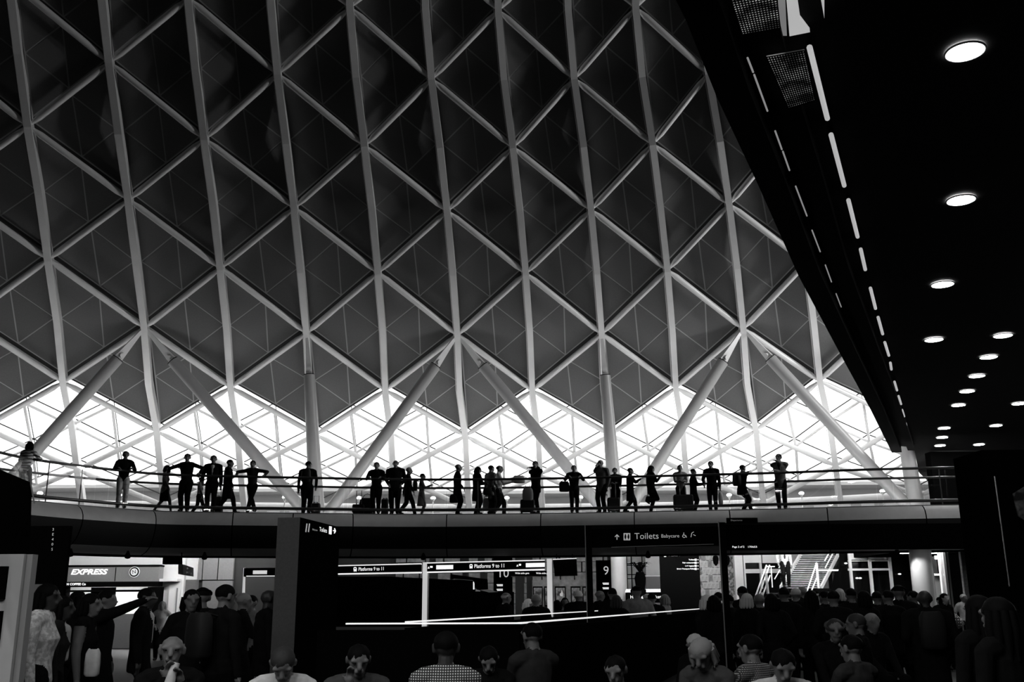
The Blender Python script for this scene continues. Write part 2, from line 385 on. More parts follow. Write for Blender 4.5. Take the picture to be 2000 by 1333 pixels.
# opaque foot of the dome away from the glazed stretch, and the tall glazed end front
mb = MB(); pb = MB(); fb = MB()
for a, b in ((R0, -5), (FAC[1], R1)):
    mb.sweep([(V(*(S(r, -2) + SN(r, -2) * .6)[:2], 0), V(math.sin(PH0 + DPH * (r - 5)), math.cos(PH0 + DPH * (r - 5)), 0), V(0, 0, 1)) for r in range(a, b + 1)], [(-.3, 0), (.3, 0), (.3, 8.6), (-.3, 8.6)])
mk('wall_left', mb, BRICKD, kind='structure')
rs = list(range(FAC[0], FAC[1] + 1))
for r in rs: fb.tube([S(r, k) for k in range(-2, FAC[2] + 2)], .14, 8)
for k in range(-2, FAC[2] + 1, 2): fb.tube([S(r, k) for r in rs], .1, 8)
ew = mk('window_end', fb, WHITE, kind='structure')
for r in rs[:-1]:
    for k in range(-2, FAC[2] + 1, 1):
        pb.add([S(r, k), S(r + 1, k), S(r + 1, k + 1), S(r, k + 1)], [(0, 1, 2, 3)])
mk('glass_pane', pb, GLASS, ew, kind='stuff')

# ------------------------------------------------------------------ balcony walkway
BZ = 4.5
RIMPX = [(-60, 960), (20, 974), (58, 979), (150, 988), (300, 999), (430, 1002), (600, 1004), (800, 1006), (1000, 1005), (1200, 1002), (1400, 998), (1540, 995), (1700, 990.5), (1890, 987), (1960, 986)]
def crom(P, n=8):
    P = [V(p) for p in P]; P = [2 * P[0] - P[1]] + P + [2 * P[-1] - P[-2]]; out = []
    for i in range(1, len(P) - 2):
        for t in np.linspace(0, 1, n, endpoint=False):
            a, b, c, d = P[i - 1:i + 3]
            out.append(.5 * ((2 * b) + (c - a) * t + (2 * a - 5 * b + 4 * c - d) * t ** 2 + (3 * b - a - 3 * c + d) * t ** 3))
    out.append(P[-2]); return out
rim = crom([Pz(x, y, BZ)[:2] for x, y in RIMPX], 10)
_seg = np.concatenate([[0], np.cumsum([np.linalg.norm(rim[i + 1] - rim[i]) for i in range(len(rim) - 1)])])
RIML = _seg[-1]
def rimat(s):
    s = min(max(s, 0), RIML); x = np.interp(s, _seg, [p[0] for p in rim]); y = np.interp(s, _seg, [p[1] for p in rim])
    a, b = min(s + .4, RIML), max(s - .4, 0)
    t = V(np.interp(a, _seg, [p[0] for p in rim]) - np.interp(b, _seg, [p[0] for p in rim]), np.interp(a, _seg, [p[1] for p in rim]) - np.interp(b, _seg, [p[1] for p in rim]))
    t = t / np.linalg.norm(t); return V(x, y), t, V(-t[1], t[0])   # point, along, inward (away from camera)
def rim_s(px):  # arc length where the rim shows at column px
    ss = np.linspace(0, RIML, 600); xs = [pix((*rimat(s)[0], BZ))[0] for s in ss]; return float(np.interp(px, xs, ss))
PROF = [(0.02, 4.5), (-.10, 4.485), (-.22, 4.43), (-.33, 4.33), (-.40, 4.2), (-.42, 4.06), (-.39, 3.9), (-.32, 3.72), (-.2, 3.52), (0, 3.34), (.3, 3.2), (.7, 3.12)]
DEPTH = 2.9
balcony = empty('balcony', (0, 33, BZ), kind='structure', label='curved first floor walkway with rounded grey fascia and glass balustrade')
joints = [0] + [rim_s(x) for x in (148, 298, 456, 573, 689, 873, 1057, 1239, 1424, 1615, 1800)] + [RIML]
FASC_SHADE = mat('fascia_shade_black', .02, .6, spec=.1)  # shade on the lower fascia, painted as a black band above its grey foot
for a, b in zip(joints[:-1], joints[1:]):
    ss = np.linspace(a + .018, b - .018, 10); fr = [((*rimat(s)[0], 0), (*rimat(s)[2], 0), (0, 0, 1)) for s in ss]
    for nm, i0, i1, m_ in (('nosing_panel', 0, 6, FASC), ('shaded_fascia', 5, 10, FASC_SHADE), ('fascia_foot', 9, 12, FASC)):
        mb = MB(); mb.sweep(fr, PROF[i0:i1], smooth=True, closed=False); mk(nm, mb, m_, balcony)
ss = np.linspace(0, RIML, 70); fr = [((*rimat(s)[0], 0), (*rimat(s)[2], 0), (0, 0, 1)) for s in ss]
mb = MB(); mb.sweep(fr, [(.03, 4.499), (.03, 4.40), (-.3, 4.3), (-.38, 4.05), (-.28, 3.72), (.05, 3.36), (.75, 3.13), (DEPTH - .3, 3.13), (DEPTH, 3.4), (DEPTH, 4.499)]); mk('slab', mb, BLACK, balcony)
mb = MB(); mb.sweep(fr, [(.01, 4.50), (DEPTH, 4.50), (DEPTH, 4.53), (.01, 4.53)]); mk('walkway_floor', mb, BALFLOOR, balcony)
FLZ = 4.53
def railing(off, name, pane, lab):
    rl = empty(name, (0, 33, FLZ), label=lab, cat='railing')
    pts = [(*(rimat(s)[0] + rimat(s)[2] * off), 0) for s in np.linspace(0.2, RIML - .2, 90)]
    mb = MB(); mb.tube([V(p) + V(0, 0, FLZ + 1.19) for p in pts], .042, 8); mk('handrail', mb, STEEL, rl)
    mb = MB(); mb.tube([V(p) + V(0, 0, FLZ + .14) for p in pts], .05 if pane else .03, 8); mk('bottom_rail', mb, STEEL, rl)
    n = int(RIML / 1.65); 
    for i in range(n):
        a, b = rimat(RIML * i / n + .012), rimat(RIML * (i + 1) / n - .012); pa, pb_ = a[0] + a[2] * off, b[0] + b[2] * off
        mb = MB(); mb.bar((*pa, FLZ + .61), (*pb_, FLZ + .61), .015, 1.1); mk('glass_panel', mb, BAL_GLASS, rl)
    return rl
r1 = railing(.08, 'balustrade', True, 'near glass balustrade of the walkway with dark steel handrail')
r2 = railing(DEPTH - .1, 'balustrade', False, 'far glass balustrade along the back edge of the walkway')
for px in (92, 157, 229, 933, 1843):
    s = rim_s(px); p, t, n = rimat(s); p = p + n * .08; mb = MB(); mb.tube([(*p, BZ + .02), (*p, FLZ + 1.19)], .018, 8); mk('post', mb, STEEL, r1)
CAML = {153: 'over the shop lettering', 262: 'over the shop emblem', 405: 'over the grey wall panels', 828: 'over the gate post', 1262: 'over the lift panel'}
# small cameras and spot lamps hung under the walkway edge
for px in (153, 262, 405, 828, 1262):
    s = rim_s(px); p, t, n = rimat(s); p = p + n * .15; c = V(*p, 3.18); mb = MB(); mb.lathe(c + V(0, 0, -.16), [(.02, -.05), (.08, -.03), (.1, .04), (.06, .12), (.03, .2)], 12)
    mk('dome_camera', mb, BLACK, label='small black dome camera under the walkway edge, ' + CAML[px], cat='camera', group='dome cameras under the walkway')

# ------------------------------------------------------------------ upper soffit on one side
SZ = 7.2
EDGE = [Pz(x, y, SZ - .28)[:2] for x, y in ((1290, -60), (1340, 40), (1400, 190), (1480, 360), (1560, 540), (1640, 690), (1700, 800), (1742, 885))]
END = [Pz(x, y, SZ)[:2] for x, y in ((1770, 873), (1783, 905), (1796, 925), (1812, 940))]
SOFF = mat('black_soffit', .008, .8, spec=.05)
poly = [(*EDGE[0], SZ)] + [(*p, SZ) for p in EDGE[1:]] + [(*p, SZ) for p in END] + [(27.5, END[-1][1] + 1, SZ), (27.5, -10.5, SZ), (1.2, -10.5, SZ)]
mb = MB(); mb.prism(poly, (0, 0, .7)); soff = mk('ceiling', mb, SOFF, kind='structure', label='black soffit of the upper floor with round downlights')
for off, w_, dz in ((0.0, .35, -.28), (.55, .25, -.18)):
    mb = MB(); fr = []
    for i, p in enumerate(EDGE):
        t = EDGE[min(i + 1, len(EDGE) - 1)] - EDGE[max(i - 1, 0)]; t = t / np.linalg.norm(t); n = V(t[1], -t[0]); fr.append(((p[0] + n[0] * off, p[1] + n[1] * off, SZ), (n[0], n[1], 0), (0, 0, 1)))
    mb.sweep(fr, [(0, dz), (w_, dz), (w_, .02), (0, .02)]); mk('trim_1' if off == 0 else 'trim_2', mb, SOFF, kind='structure')
DL = [(1885, 101), (1877, 391), (1841, 556), (1824, 664), (1959, 656), (1931, 698), (1908, 735), (1889, 765), (1872, 792), (1844, 837), (1840, 855), (1836, 871), (1828, 899), (1990, 789), (1945, 832), (1912, 869), (1880, 897), (1863, 921)]
ADDED_FLOOD = (3200, 4200)
LAMP = emat('bright_downlight', 75)
ords = ['nearest', 'second', 'third', 'fourth', 'fifth', 'sixth', 'seventh', 'eighth', 'ninth', 'tenth', 'eleventh', 'twelfth', 'thirteenth', 'fourteenth', 'fifteenth', 'sixteenth', 'seventeenth', 'eighteenth']
order = sorted(range(len(DL)), key=lambda i: Pz(*DL[i], SZ)[1])
for n_, i in enumerate(order):
    c = Pz(*DL[i], SZ - .02); lp = empty('downlight', c, 'round white downlight in the black soffit, %s one counted away from the viewer' % ords[n_], 'lamp', 'downlights in the soffit')
    mb = MB(); mb.tube([c + V(.198 * math.cos(q), .198 * math.sin(q), 0) for q in np.linspace(0, 2 * math.pi, 29)], .012, 6, cap=False); mk('trim_ring', mb, mat('white_trim', .8, .4), lp)
    mb = MB(); mb.add([c + V(.185 * math.cos(q), .185 * math.sin(q), -.008) for q in np.linspace(0, 2 * math.pi, 24, endpoint=False)], [tuple(range(24))[::-1]]); mk('lens', mb, LAMP, lp)
# unseen floodlights added above the soffit to rake light along the dome
for i, (x, y, z) in enumerate(((20.5, 34.5, 10.5), (21.5, 31.5, 15.5))):
    fl = empty('added_floodlight', (x, y, SZ + .7), 'added flood lamp on an unseen mast over the soffit, raking the dome, %s of the two' % ('lower', 'taller')[i], 'lamp', 'added floodlights over the soffit')
    mb = MB(); mb.tube([(x, y, SZ + .7), (x, y, z - .2)], .06, 10); mk('mast', mb, STEEL, fl)
    mb = MB(); mb.box((x + .12, y, z), (.3, .7, .5)); mk('housing', mb, BLACK, fl); mb = MB(); mb.box((x - .04, y, z), (.02, .6, .4)); mk('lens', mb, emat('added_flood_glow', 20), fl)
    L = bpy.data.lights.new('added_flood_beam', 'SPOT'); L.energy = ADDED_FLOOD[i]; L.spot_size = math.radians(150); L.spot_blend = .5; L.shadow_soft_size = .8
    lo = bpy.data.objects.new('added_flood_beam', L); COL.objects.link(lo); lo.parent = fl; lo.location = (-.1, 0, z - SZ - .7); lo.rotation_euler = (-Vector((-1, .12, .25)).normalized()).to_track_quat('Z', 'Y').to_euler()
# unseen soffit added behind the viewer, its brighter downlights lighting the foreground people
mb = MB(); mb.prism([(-15, -10.5, SZ), (1.1, -10.5, SZ), (1.1, 4.6, SZ), (-15, 4.6, SZ)], (0, 0, .7)); mk('ceiling_added', mb, SOFF, kind='structure')
for i, (x, y) in enumerate([(x, y) for y in (4.0, 1.2) for x in (-9.5, -7, -4.5, -2, .4)]):
    c = V(x, y, SZ - .02); lp = empty('downlight', c, 'added downlight in the unseen soffit behind the viewer, %s of two rows, %s along' % ('front' if y > 2 else 'rear', ords[i % 5].replace('nearest', 'first')), 'lamp', 'added downlights behind the viewer')  # added unseen lamps, sharing the name of the soffit downlights
    mb = MB(); mb.tube([c + V(.198 * math.cos(q), .198 * math.sin(q), 0) for q in np.linspace(0, 2 * math.pi, 29)], .012, 6, cap=False); mk('trim_ring', mb, mat('white_trim', .8, .4), lp)
    mb = MB(); mb.add([c + V(.185 * math.cos(q), .185 * math.sin(q), -.008) for q in np.linspace(0, 2 * math.pi, 24, endpoint=False)], [tuple(range(24))[::-1]]); mk('lens', mb, emat('added_downlight', 210), lp)
SA = [(1581, 92, 1616, 232), (1623, 263, 1649, 363), (1657, 391, 1675, 463), (1681, 487, 1690, 527), (1700, 563, 1710, 603), (1715, 620, 1724, 653), (1728, 669, 1736, 695), (1739, 709, 1741, 722), (1747, 746, 1752, 763), (1755, 774, 1760, 790), (1762, 801, 1766, 814), (1769, 827, 1770, 832), (1773, 845, 1775, 853), (1777, 860, 1779, 868)]
SB = [(1460, 113, 1471, 141), (1473, 146, 1499, 217), (1514, 256, 1527, 292), (1529, 296, 1542, 333), (1554, 364, 1576, 422), (1586, 450, 1602, 492), (1612, 518, 1624, 551), (1633, 574, 1643, 600), (1679, 697, 1686, 715)]
TUBE = emat('linear_lamp_tube', .42); TUBE2 = emat('slim_linear_lamp', .22)
for k, (LST, rad, m_, nm) in enumerate(((SA, .03, TUBE, 'linear row beside the downlights'), (SB, .011, TUBE2, 'fine row along the soffit edge'))):
    for i, (x0, y0, x1, y1) in enumerate(LST):
        a, b = Pz(x0, y0, SZ - .12), Pz(x1, y1, SZ - .12); lp = empty('linear_lamp', (a + b) / 2, '%s slim lamp from the viewer in the %s' % (ords[i], nm), 'lamp', 'linear lamps under the soffit')
        mb = MB(); mb.tube([a, b], rad, 8); mk('tube', mb, m_, lp)
        mb = MB(); mb.bar(a + V(0, 0, .05), b + V(0, 0, .05), rad * 1.6, .04); mk('housing', mb, SOFF, lp)
# ------------------------------------------------------------------ uplighters standing behind the walkway, washing the foot of the roof
ords_ = ['first', 'second', 'third', 'fourth', 'fifth', 'sixth', 'seventh', 'eighth', 'ninth', 'tenth', 'eleventh', 'twelfth', 'thirteenth', 'fourteenth']
UPW = 270
UPX = [-30, 90, 238, 395, 555, 700, 845, 990, 1135, 1280, 1426, 1566, 1721, 1850]
for i, px in enumerate(UPX):
    d_ = Py(px, 984, 42.0); a_ = math.atan2(d_[0] - AXX, d_[1] - AXY); n = V(math.sin(a_), math.cos(a_)); c = V(AXX + 61.6 * n[0], AXY + 61.6 * n[1], 4.43)
    ul = empty('uplighter', c, 'small bollard uplighter behind the walkway, %s from the name board end' % ords_[i], 'lamp', 'uplighters behind the walkway')
    mb = MB(); mb.lathe(c, [(.03, 0), (.025, 1.3), (.08, 1.36), (.09, 1.42)], 16); mk('housing', mb, WHITE, ul)
    mb = MB(); mb.ball(c + V(0, 0, 1.45), .11, .11, .07, 14); mk('lens', mb, emat('uplighter_glow', 14), ul)
    L = bpy.data.lights.new('uplighter_light', 'SPOT'); L.energy = UPW; L.spot_size = math.radians(140); L.spot_blend = .8; L.shadow_soft_size = .08
    lo = bpy.data.objects.new('uplighter_light', L); COL.objects.link(lo); lo.parent = ul; lo.location = (0, 0, 1.5)
    d = Vector((n[0] * .1, n[1] * .1, 1)).normalized(); lo.rotation_euler = (-d).to_track_quat('Z', 'Y').to_euler()

# ------------------------------------------------------------------ ground floor: walls, shop, stair, signs
def pz_(x, y, Y): return float(Py(x, y, Y)[2])
def px_(x, y, Y): return float(Py(x, y, Y)[0])
def pbox(mb, x0, y0, x1, y1, Y, dep=.1, mi=0, z0=None, z1=None):
    ym, xm = (y0 + y1) / 2, (x0 + x1) / 2
    X0, X1 = px_(x0, ym, Y), px_(x1, ym, Y); Z1 = pz_(xm, y0, Y) if z1 is None else z1; Z0 = pz_(xm, y1, Y) if z0 is None else z0
    mb.box(((X0 + X1) / 2, Y + dep / 2, (Z0 + Z1) / 2), (abs(X1 - X0), dep, abs(Z1 - Z0)), 0, mi)
def pslab(mb, P, dep, mi=0):  # P: four px points with own depth (x,y,Y): a board, extruded away from the viewer
    Q = [Py(*p) for p in P]; mb.prism(Q, (0, dep, 0), mi)
STONE = mat('grey_stone_block', .20, .85, noise=.35, nscale=5, bump=.3)
JOINT = mat('dark_stone_joint', .03, .9)
RUBBLE = pattern('pale_rubble_brick', 'noise', .16, .62, 9)
WHITEWALL = mat('white_wall', .80, .6, noise=.02)
GREYPAN = mat('grey_wall_panel', .16, .6, noise=.06, nscale=20)
MIDGREY = mat('mid_grey_sign', .22, .5, noise=.05, nscale=30)
SIGNBLK = mat('black_sign_face', .003, .6, spec=.0)
LIT = emat('backlit_white_lettering', .95)
LITDIM = emat('dim_backlit_lettering', .22)
LITFAINT = emat('faint_screen_lettering', .07)
STRIP = emat('bright_strip_glow', .85)
BLKGLASS = mat('black_shop_glass', .005, .1, spec=.12)
TREAD = mat('grey_stair_tread', .40, .7, noise=.15, nscale=8)
WHT = mat('white_lacquer', .82, .4)

WASH = 110
# back wall of the ground floor
mb = MB(); x0 = px_(430, 1130, 46.6); x1 = px_(1372, 1130, 46.6); mb.box(((x0 + x1) / 2, 46.9, 2.4), (x1 - x0, .5, 4.8)); bw = mk('wall_station', mb, JOINT, kind='structure')
dark = [(660, 772), (838, 850), (903, 915), (938, 946), (1007, 1023), (1029, 1040), (1188, 1196), (1226, 1262)]
zc = [1.02 + .46 * i for i in range(8)]; blk = {}
for i, z in enumerate(zc):
    xw = px_(775, 1130, 46.3) - (.4 if i % 2 else 0); rnd = random.Random(i)
    while xw < px_(1290, 1130, 46.3):
        wd = .62 + .3 * rnd.random(); xm = xw + wd / 2; pxm = pix((xm, 46.3, z))[0]; a = pix((xw + .02, 46.3, z))[0]; b = pix((xw + wd - .02, 46.3, z))[0]
        pieces = [(a, b)]
        for d0, d1 in dark:
            pieces = [q for p in pieces for q in ((p[0], min(p[1], d0)), (max(p[0], d1), p[1])) if q[1] - q[0] > 4]
        post = 1038 < pxm < 1190 and .4 < z < 2.25
        if not post:
            for a, b in pieces:
                mb = MB(); mb.box(((px_(a, 1130, 46.3) + px_(b, 1130, 46.3)) / 2, 46.5 - .04 * rnd.random(), z + .22), (px_(b, 1130, 46.3) - px_(a, 1130, 46.3) - .03, .3, .43)); mk('stone_block', mb, STONE, bw)
        xw += wd
mb = MB(); pbox(mb, 1040, 1133, 1190, 1192, 46.2, .2); mk('stone_panel', mb, STONE, bw)
for i, (a, b) in enumerate(((1041, 1060), (1063, 1079), (1084, 1105), (1115, 1134), (1138, 1156))):
    pf = empty('poster_case', Py((a + b) / 2, 1190, 46.1), ['framed poster on the stone wall, first from the dark doorway', 'framed poster on the stone wall, second from the dark doorway', 'framed poster with a pale figure, just beyond the white gate post', 'framed poster on the stone wall above the white-haired man', 'framed poster on the stone wall beside the tall sign post'][i], 'poster', 'framed posters on the stone wall')
    mb = MB(); pbox(mb, a, 1146, b, 1186, 46.1, .1); mk('frame', mb, BLACK, pf)
    mb = MB(); pbox(mb, a + 2, 1149, b - 2, 1182, 46.07, .03); mk('poster_sheet', mb, pattern('poster_print', 'noise', .05, .3, 3), pf)
    if i == 2:
        mb = MB(); q = [(1097, 1152), (1100, 1160), (1099, 1166), (1094, 1165), (1093, 1161), (1096, 1158)]; mb.prism([Py(x, y, 46.06) for x, y in q], (0, -.01, 0)); mk('printed_figure', mb, WHT, pf)
# tall window with dark bars beside the trunk, grey lift door and ticket machines
wn = empty('window_1', Py(1243, 1150, 45.5), kind='structure')
mb = MB(); pbox(mb, 1224, 1083, 1264, 1152, 45.5, .06); mk('pane', mb, mat('pale_window_light', .30, .5, noise=.2, nscale=3), wn)
for x in (1224, 1233, 1254, 1262): mb = MB(); pbox(mb, x, 1083, x + 1.6, 1152, 45.44, .06); mk('glazing_bar', mb, BLACK, wn)
for y in (1083, 1101, 1104, 1122, 1130): mb = MB(); pbox(mb, 1224, y, 1264, y + 1.6, 45.42, .06); mk('glazing_bar', mb, BLACK, wn)
pl = empty('potted_palm', (px_(1250, 1150, 43), 43, 0), 'dark tall planter with spiky palm leaves before the barred window', 'plant')
mb = MB(); xp, yp = px_(1250, 1120, 43), 43.0; mb.lathe((xp, yp, 0), [(.2, 0), (.26, .9), (.2, 1.4), (.17, 2.0), (.22, 2.3), (.24, 2.5), (.16, 2.75)], 14); mk('planter', mb, BLACK, pl)
for i in range(12):
    a = 2 * math.pi * i / 12; L = .42 + .1 * (i % 3); up_ = .45 + .2 * (i % 2); mb = MB(); b = V(xp, yp, 2.7); d = V(math.cos(a), math.sin(a), 0); m1 = b + d * L * .55 + V(0, 0, up_ * .7); e = b + d * L + V(0, 0, up_ * .55)
    s_ = V(-d[1], d[0], 0) * .06; mb.add([b - s_ * .4, b + s_ * .4, m1 + s_, m1 - s_, e], [(0, 1, 2, 3), (3, 2, 4)]); mk('leaf', mb, BLACK, pl)
mb = MB(); pbox(mb, 1261, 1080, 1289, 1124, 44.5, .15); pbox(mb, 1262, 1127, 1290, 1155, 44.5, .15, 1); pbox(mb, 1261, 1124.4, 1290, 1126.6, 44.45, .2, 2)
mk('wall_lift', mb, [mat('pale_lift_panel', .42, .5, noise=.05), GREYPAN, WHT], kind='structure')
for i, (a, b, lb) in enumerate(((1225, 1252, 'ticket machine with white top beside the white trunk'), (1263, 1293, 'ticket machine with white top beside the black directory board'))):
    tm = empty('ticket_machine', (px_((a + b) / 2, 1150, 40), 40, 0), lb, 'ticket machine', 'ticket machines'); xc = px_((a + b) / 2, 1165, 40); wd = px_(b, 1165, 40) - px_(a, 1165, 40)
    mb = MB(); mb.box((xc, 40.3, .95), (wd, .6, 1.9)); mk('body', mb, SIGNBLK, tm)
    mb = MB(); mb.prism([(xc - wd / 2 - .02, 40.0, 1.9), (xc + wd / 2 + .02, 40.0, 1.9), (xc + wd / 2 - .05, 39.9, 2.02), (xc - wd / 2 + .02, 39.9, 2.02)], (0, .6, 0)); mk('top', mb, STRIP, tm)
    mb = MB(); mb.box((xc, 39.98, 1.35), (wd * .7, .04, .3)); mk('screen', mb, MIDGREY, tm)
    text('lettering', 'Tickets' if i else 'Help', (xc - wd * .3, 39.95, 1.72), (1, 0, 0), (0, 0, 1), .17, LIT, tm)
hp = empty('help_sign', (px_(1257, 1170, 39.6), 39.6, 0), 'slim black post with a white round emblem between the ticket machines', 'sign')
mb = MB(); xc = px_(1257, 1170, 39.6); mb.box((xc, 39.65, 1.0), (.22, .1, 2.0)); mk('post', mb, SIGNBLK, hp)
mb = MB(); mb.tube([(xc, 39.6, 1.68), (xc, 39.57, 1.68)], .085, 18); mk('emblem', mb, LIT, hp)
for k in range(5): mb = MB(); mb.box((xc, 39.59, 1.48 - .06 * k), (.09, .02, .03)); mk('text_line', mb, LIT, hp)
# black directory board with lettering
db = empty('directory_board', (px_(1330, 1130, 39), 39, 0), 'tall black directory board lettered with toilets, luggage and police directions', 'sign')
mb = MB(); pbox(mb, 1291, 1076, 1368, 1200, 39, .2, z0=0); mk('board', mb, SIGNBLK, db)
def ptext(nm, s, x, y, Y, wpx, hpx, m, par, xdir=(1, 0, 0), align='LEFT', **k):
    sc = hpx * Y / F / .7; return text(nm, s, Py(x, y, Y), xdir, (0, 0, 1), sc, m, par, align=align, width=(wpx * Y / F if wpx else None), **k)
ptext('lettering', 'Pub restaurant', 1303, 1086, 38.97, 20, 2.6, LIT, db); ptext('lettering', 'open', 1325, 1086, 38.97, 7, 1.6, LITDIM, db)
for j, (s, x) in enumerate((('Toilets', 1345), ('Pub restaurant', 1333), ('Left luggage', 1338), ('British Transport Police', 1322))):
    y = 1094 + j * 6; ptext('lettering', s, x, y, 38.97, 1355.5 - x, 2.4, LIT if j != 2 else LITDIM, db)
    mb = MB(); pbox(mb, 1357, y - 1.8, 1360.5, y + 1.8, 38.96, .02); mk('pictogram', mb, LIT, db)
    mb = MB(); pbox(mb, 1362.5, y - .7, 1364, y + .7, 38.96, .02); mk('arrow', mb, LIT, db)
mb = MB(); pbox(mb, 1297, 1084.3, 1301, 1088.2, 38.96, .02); mk('pictogram', mb, LIT, db)
# rubble wall, white shopfront wall
mb = MB(); pbox(mb, 1366, 1070, 1440, 1215, 44, .6, z0=0); rw = mk('wall_rubble', mb, RUBBLE, kind='structure')
rb = random.Random(3)
for i in range(9):
    for j in range(6):
        x = px_(1368 + 8 * j + (4 if i % 2 else 0), 1130, 44); mb = MB(); mb.box((x + .08, 43.99 - .03 * rb.random(), 1.3 + .3 * i), (.16 + .03 * rb.random(), .06, .26)); mk('brick', mb, mat('pale_brick_%d' % (rb.randrange(4)), (.2, .3, .42, .55)[rb.randrange(4)], .9, noise=.25, nscale=9), rw)
for x in (1396, 1418):
    mb = MB(); p = Py(x - 12, 1083, 43.9); mb.lathe((p[0] + .25, 43.7, p[2] - .5), [(.03, 0), (.1, .1), (.13, .3), (.09, .42)], 10); mk('spot_lamp', mb, BLACK, label='black spot lamp on the rubble wall, ' + ('nearer the directory board' if x == 1396 else 'nearer the tall post'), cat='lamp')
sf = empty('wall_shopfront', Py(1490, 1180, 43), kind='structure')
mb = MB(); pbox(mb, 1437, 1078, 1453, 1200, 43, .3, z0=0); mk('pier', mb, WHITEWALL, sf)
for a, b in ((1453, 1487), (1489, 1545)): mb = MB(); pbox(mb, a, 1083, b, 1100, 43, .2); mk('header_panel', mb, WHITEWALL, sf)
mb = MB(); pbox(mb, 1453, 1112, 1545, 1120, 43, .2); mk('transom', mb, WHITEWALL, sf)
mb = MB(); pbox(mb, 1453, 1100, 1545, 1200, 43.25, .1, z0=0); mk('pane', mb, BLKGLASS, sf)
for a in (1455, 1487): mb = MB(); pbox(mb, a, 1083, a + 3, 1200, 42.95, .2, z0=0); mk('mullion', mb, WHT, sf)
# stair up to the walkway
st = empty('staircase', (11, 37, 0), 'grey open staircase with white handrails climbing to the walkway', 'staircase')
B0, B1 = V(px_(1564, 1148, 38.0), 38.0, pz_(1564, 1148, 38.0)), V(px_(1604, 1076, 40.9), 40.9, pz_(1604, 1076, 40.9))
dv = B1 - B0; hd = V(dv[0], dv[1], 0); run = np.linalg.norm(hd); hd = hd / run; sd = V(1, 0, 0); W = 1.5
slope = dv[2] / run; nst = 20
for i in range(nst + 1):
    c = B0 + hd * (run * i / nst) + V(0, 0, dv[2] * i / nst); mb = MB(); P = []
    for dz in (-.03, .0):
        for sx, sy in ((-1, 0), (1, 0), (1, .17), (-1, .17)): P.append(c + sd * sx * W / 2 + V(0, sy, dz))
    mb.hexa(P); mk('step', mb, TREAD, st)
mb = MB(); mb.prism([B0 - sd * W / 2 + V(0, .1, -.18), B0 + sd * W / 2 + V(0, .1, -.18), B1 + sd * W / 2 + V(0, .1, -.18), B1 - sd * W / 2 + V(0, .1, -.18)], (0, .02, -.05)); mk('underside', mb, BLACK, st)
land = V(B0[0], B0[1], B0[2] - .05)
mb = MB(); mb.box(land + V(-.7, -.35, -.06), (W + 1.6, 1.1, .12)); mk('landing', mb, BLACK, st)
ln = 12; low0 = land + V(-.9, -.9, 0)
for i in range(ln):
    c = low0 + V(-.06 * i, -.28 * i, -.17 * (i + 1)); mb = MB(); mb.box(c, (1.2, .27, .04)); mk('step', mb, mat('dark_stair_tread', .07, .7), st)
def srail(a, b, r_, nm='handrail'): mb = MB(); mb.tube([a, b], r_, 8); mk(nm, mb, WHT, st)
for s in (-1, 1):
    a, b = B0 + sd * s * W / 2, B1 + sd * s * W / 2
    mb = MB(); mb.bar(a + V(0, 0, -.02), b + V(0, 0, -.02), .06, .16); mk('stringer', mb, WHT, st)
    for h in (.55, .8): srail(a + hd * .4 + V(s * .12, 0, h + slope * .4), b + V(s * .12, 0, h), .026)
    mb = MB(); mb.prism([a + V(0, 0, .05), a + V(0, 0, .95), b + V(0, 0, .95), b + V(0, 0, .05)], (.012, 0, 0)); mk('glass_panel', mb, BAL_GLASS, st)
for px0, px1 in ((1474, 1497), (1480, 1503), (1487, 1504)):
    srail(Py(px0, 1170, 36.2), Py(px1, 1105 if px0 < 1486 else 1125, 37.5), .028)
srail(Py(1500, 1160, 36.8), Py(1496, 1120, 36.8), .045, 'newel_post')
for dx in (0, 8): srail(Py(1574 + dx, 1162, 36.6), Py(1595 + dx * .3, 1100 + dx * 3, 37.6), .026)
mb = MB(); pslab(mb, [(1593, 1100, 37.4), (1597, 1100, 37.4), (1602, 1158, 37.4), (1598, 1158, 37.4)], .05); mk('newel_post', mb, WHT, st)
mb = MB(); pslab(mb, [(1596, 1096, 37.3), (1636, 1096, 37.3), (1624, 1146, 37.3), (1600, 1146, 37.3)], .02); mk('glass_panel', mb, BAL_GLASS, st)
mb = MB(); pslab(mb, [(1599, 1113, 37.28), (1638, 1113, 37.28), (1637, 1116, 37.28), (1599, 1116, 37.28)], .03); mk('handrail', mb, WHT, st)
# dark-glazed shopfront beyond the stair
gf = empty('window_2', Py(1700, 1180, 40), kind='structure')
mb = MB(); pbox(mb, 1620, 1070, 1790, 1215, 40.6, .1, z0=0); mk('pane', mb, BLKGLASS, gf)
for a, b in ((1661, 1693), (1697, 1733)): mb = MB(); pbox(mb, a, 1077, b, 1094, 40, .15); mk('header_panel', mb, WHITEWALL, gf)
for a in (1656, 1694.5, 1733.5): mb = MB(); x = px_(a + 2.2, 1080, 40); mb.bar((x, 40, 0), (x, 40, pz_(a, 1074, 40)), .1, .12); mk('mullion', mb, WHT, gf)
for y, h in ((1095.5, 1.6), (1111, 4)): mb = MB(); pbox(mb, 1657, y, 1738, y + h, 39.97, .1); mk('transom', mb, WHT, gf)
for x, y in ((1652, 1101), (1674, 1130), (1680, 1130), (1757, 1122)): mb = MB(); c = Py(x, y, 40.45); mb.ball(c, .07, .07, .035, 10); mk('pendant_lamp', mb, STRIP, gf)
mb = MB(); pbox(mb, 1740, 1068, 1900, 1080, 36, 4.5); mk('ceiling_lobby', mb, BLACK, kind='structure')
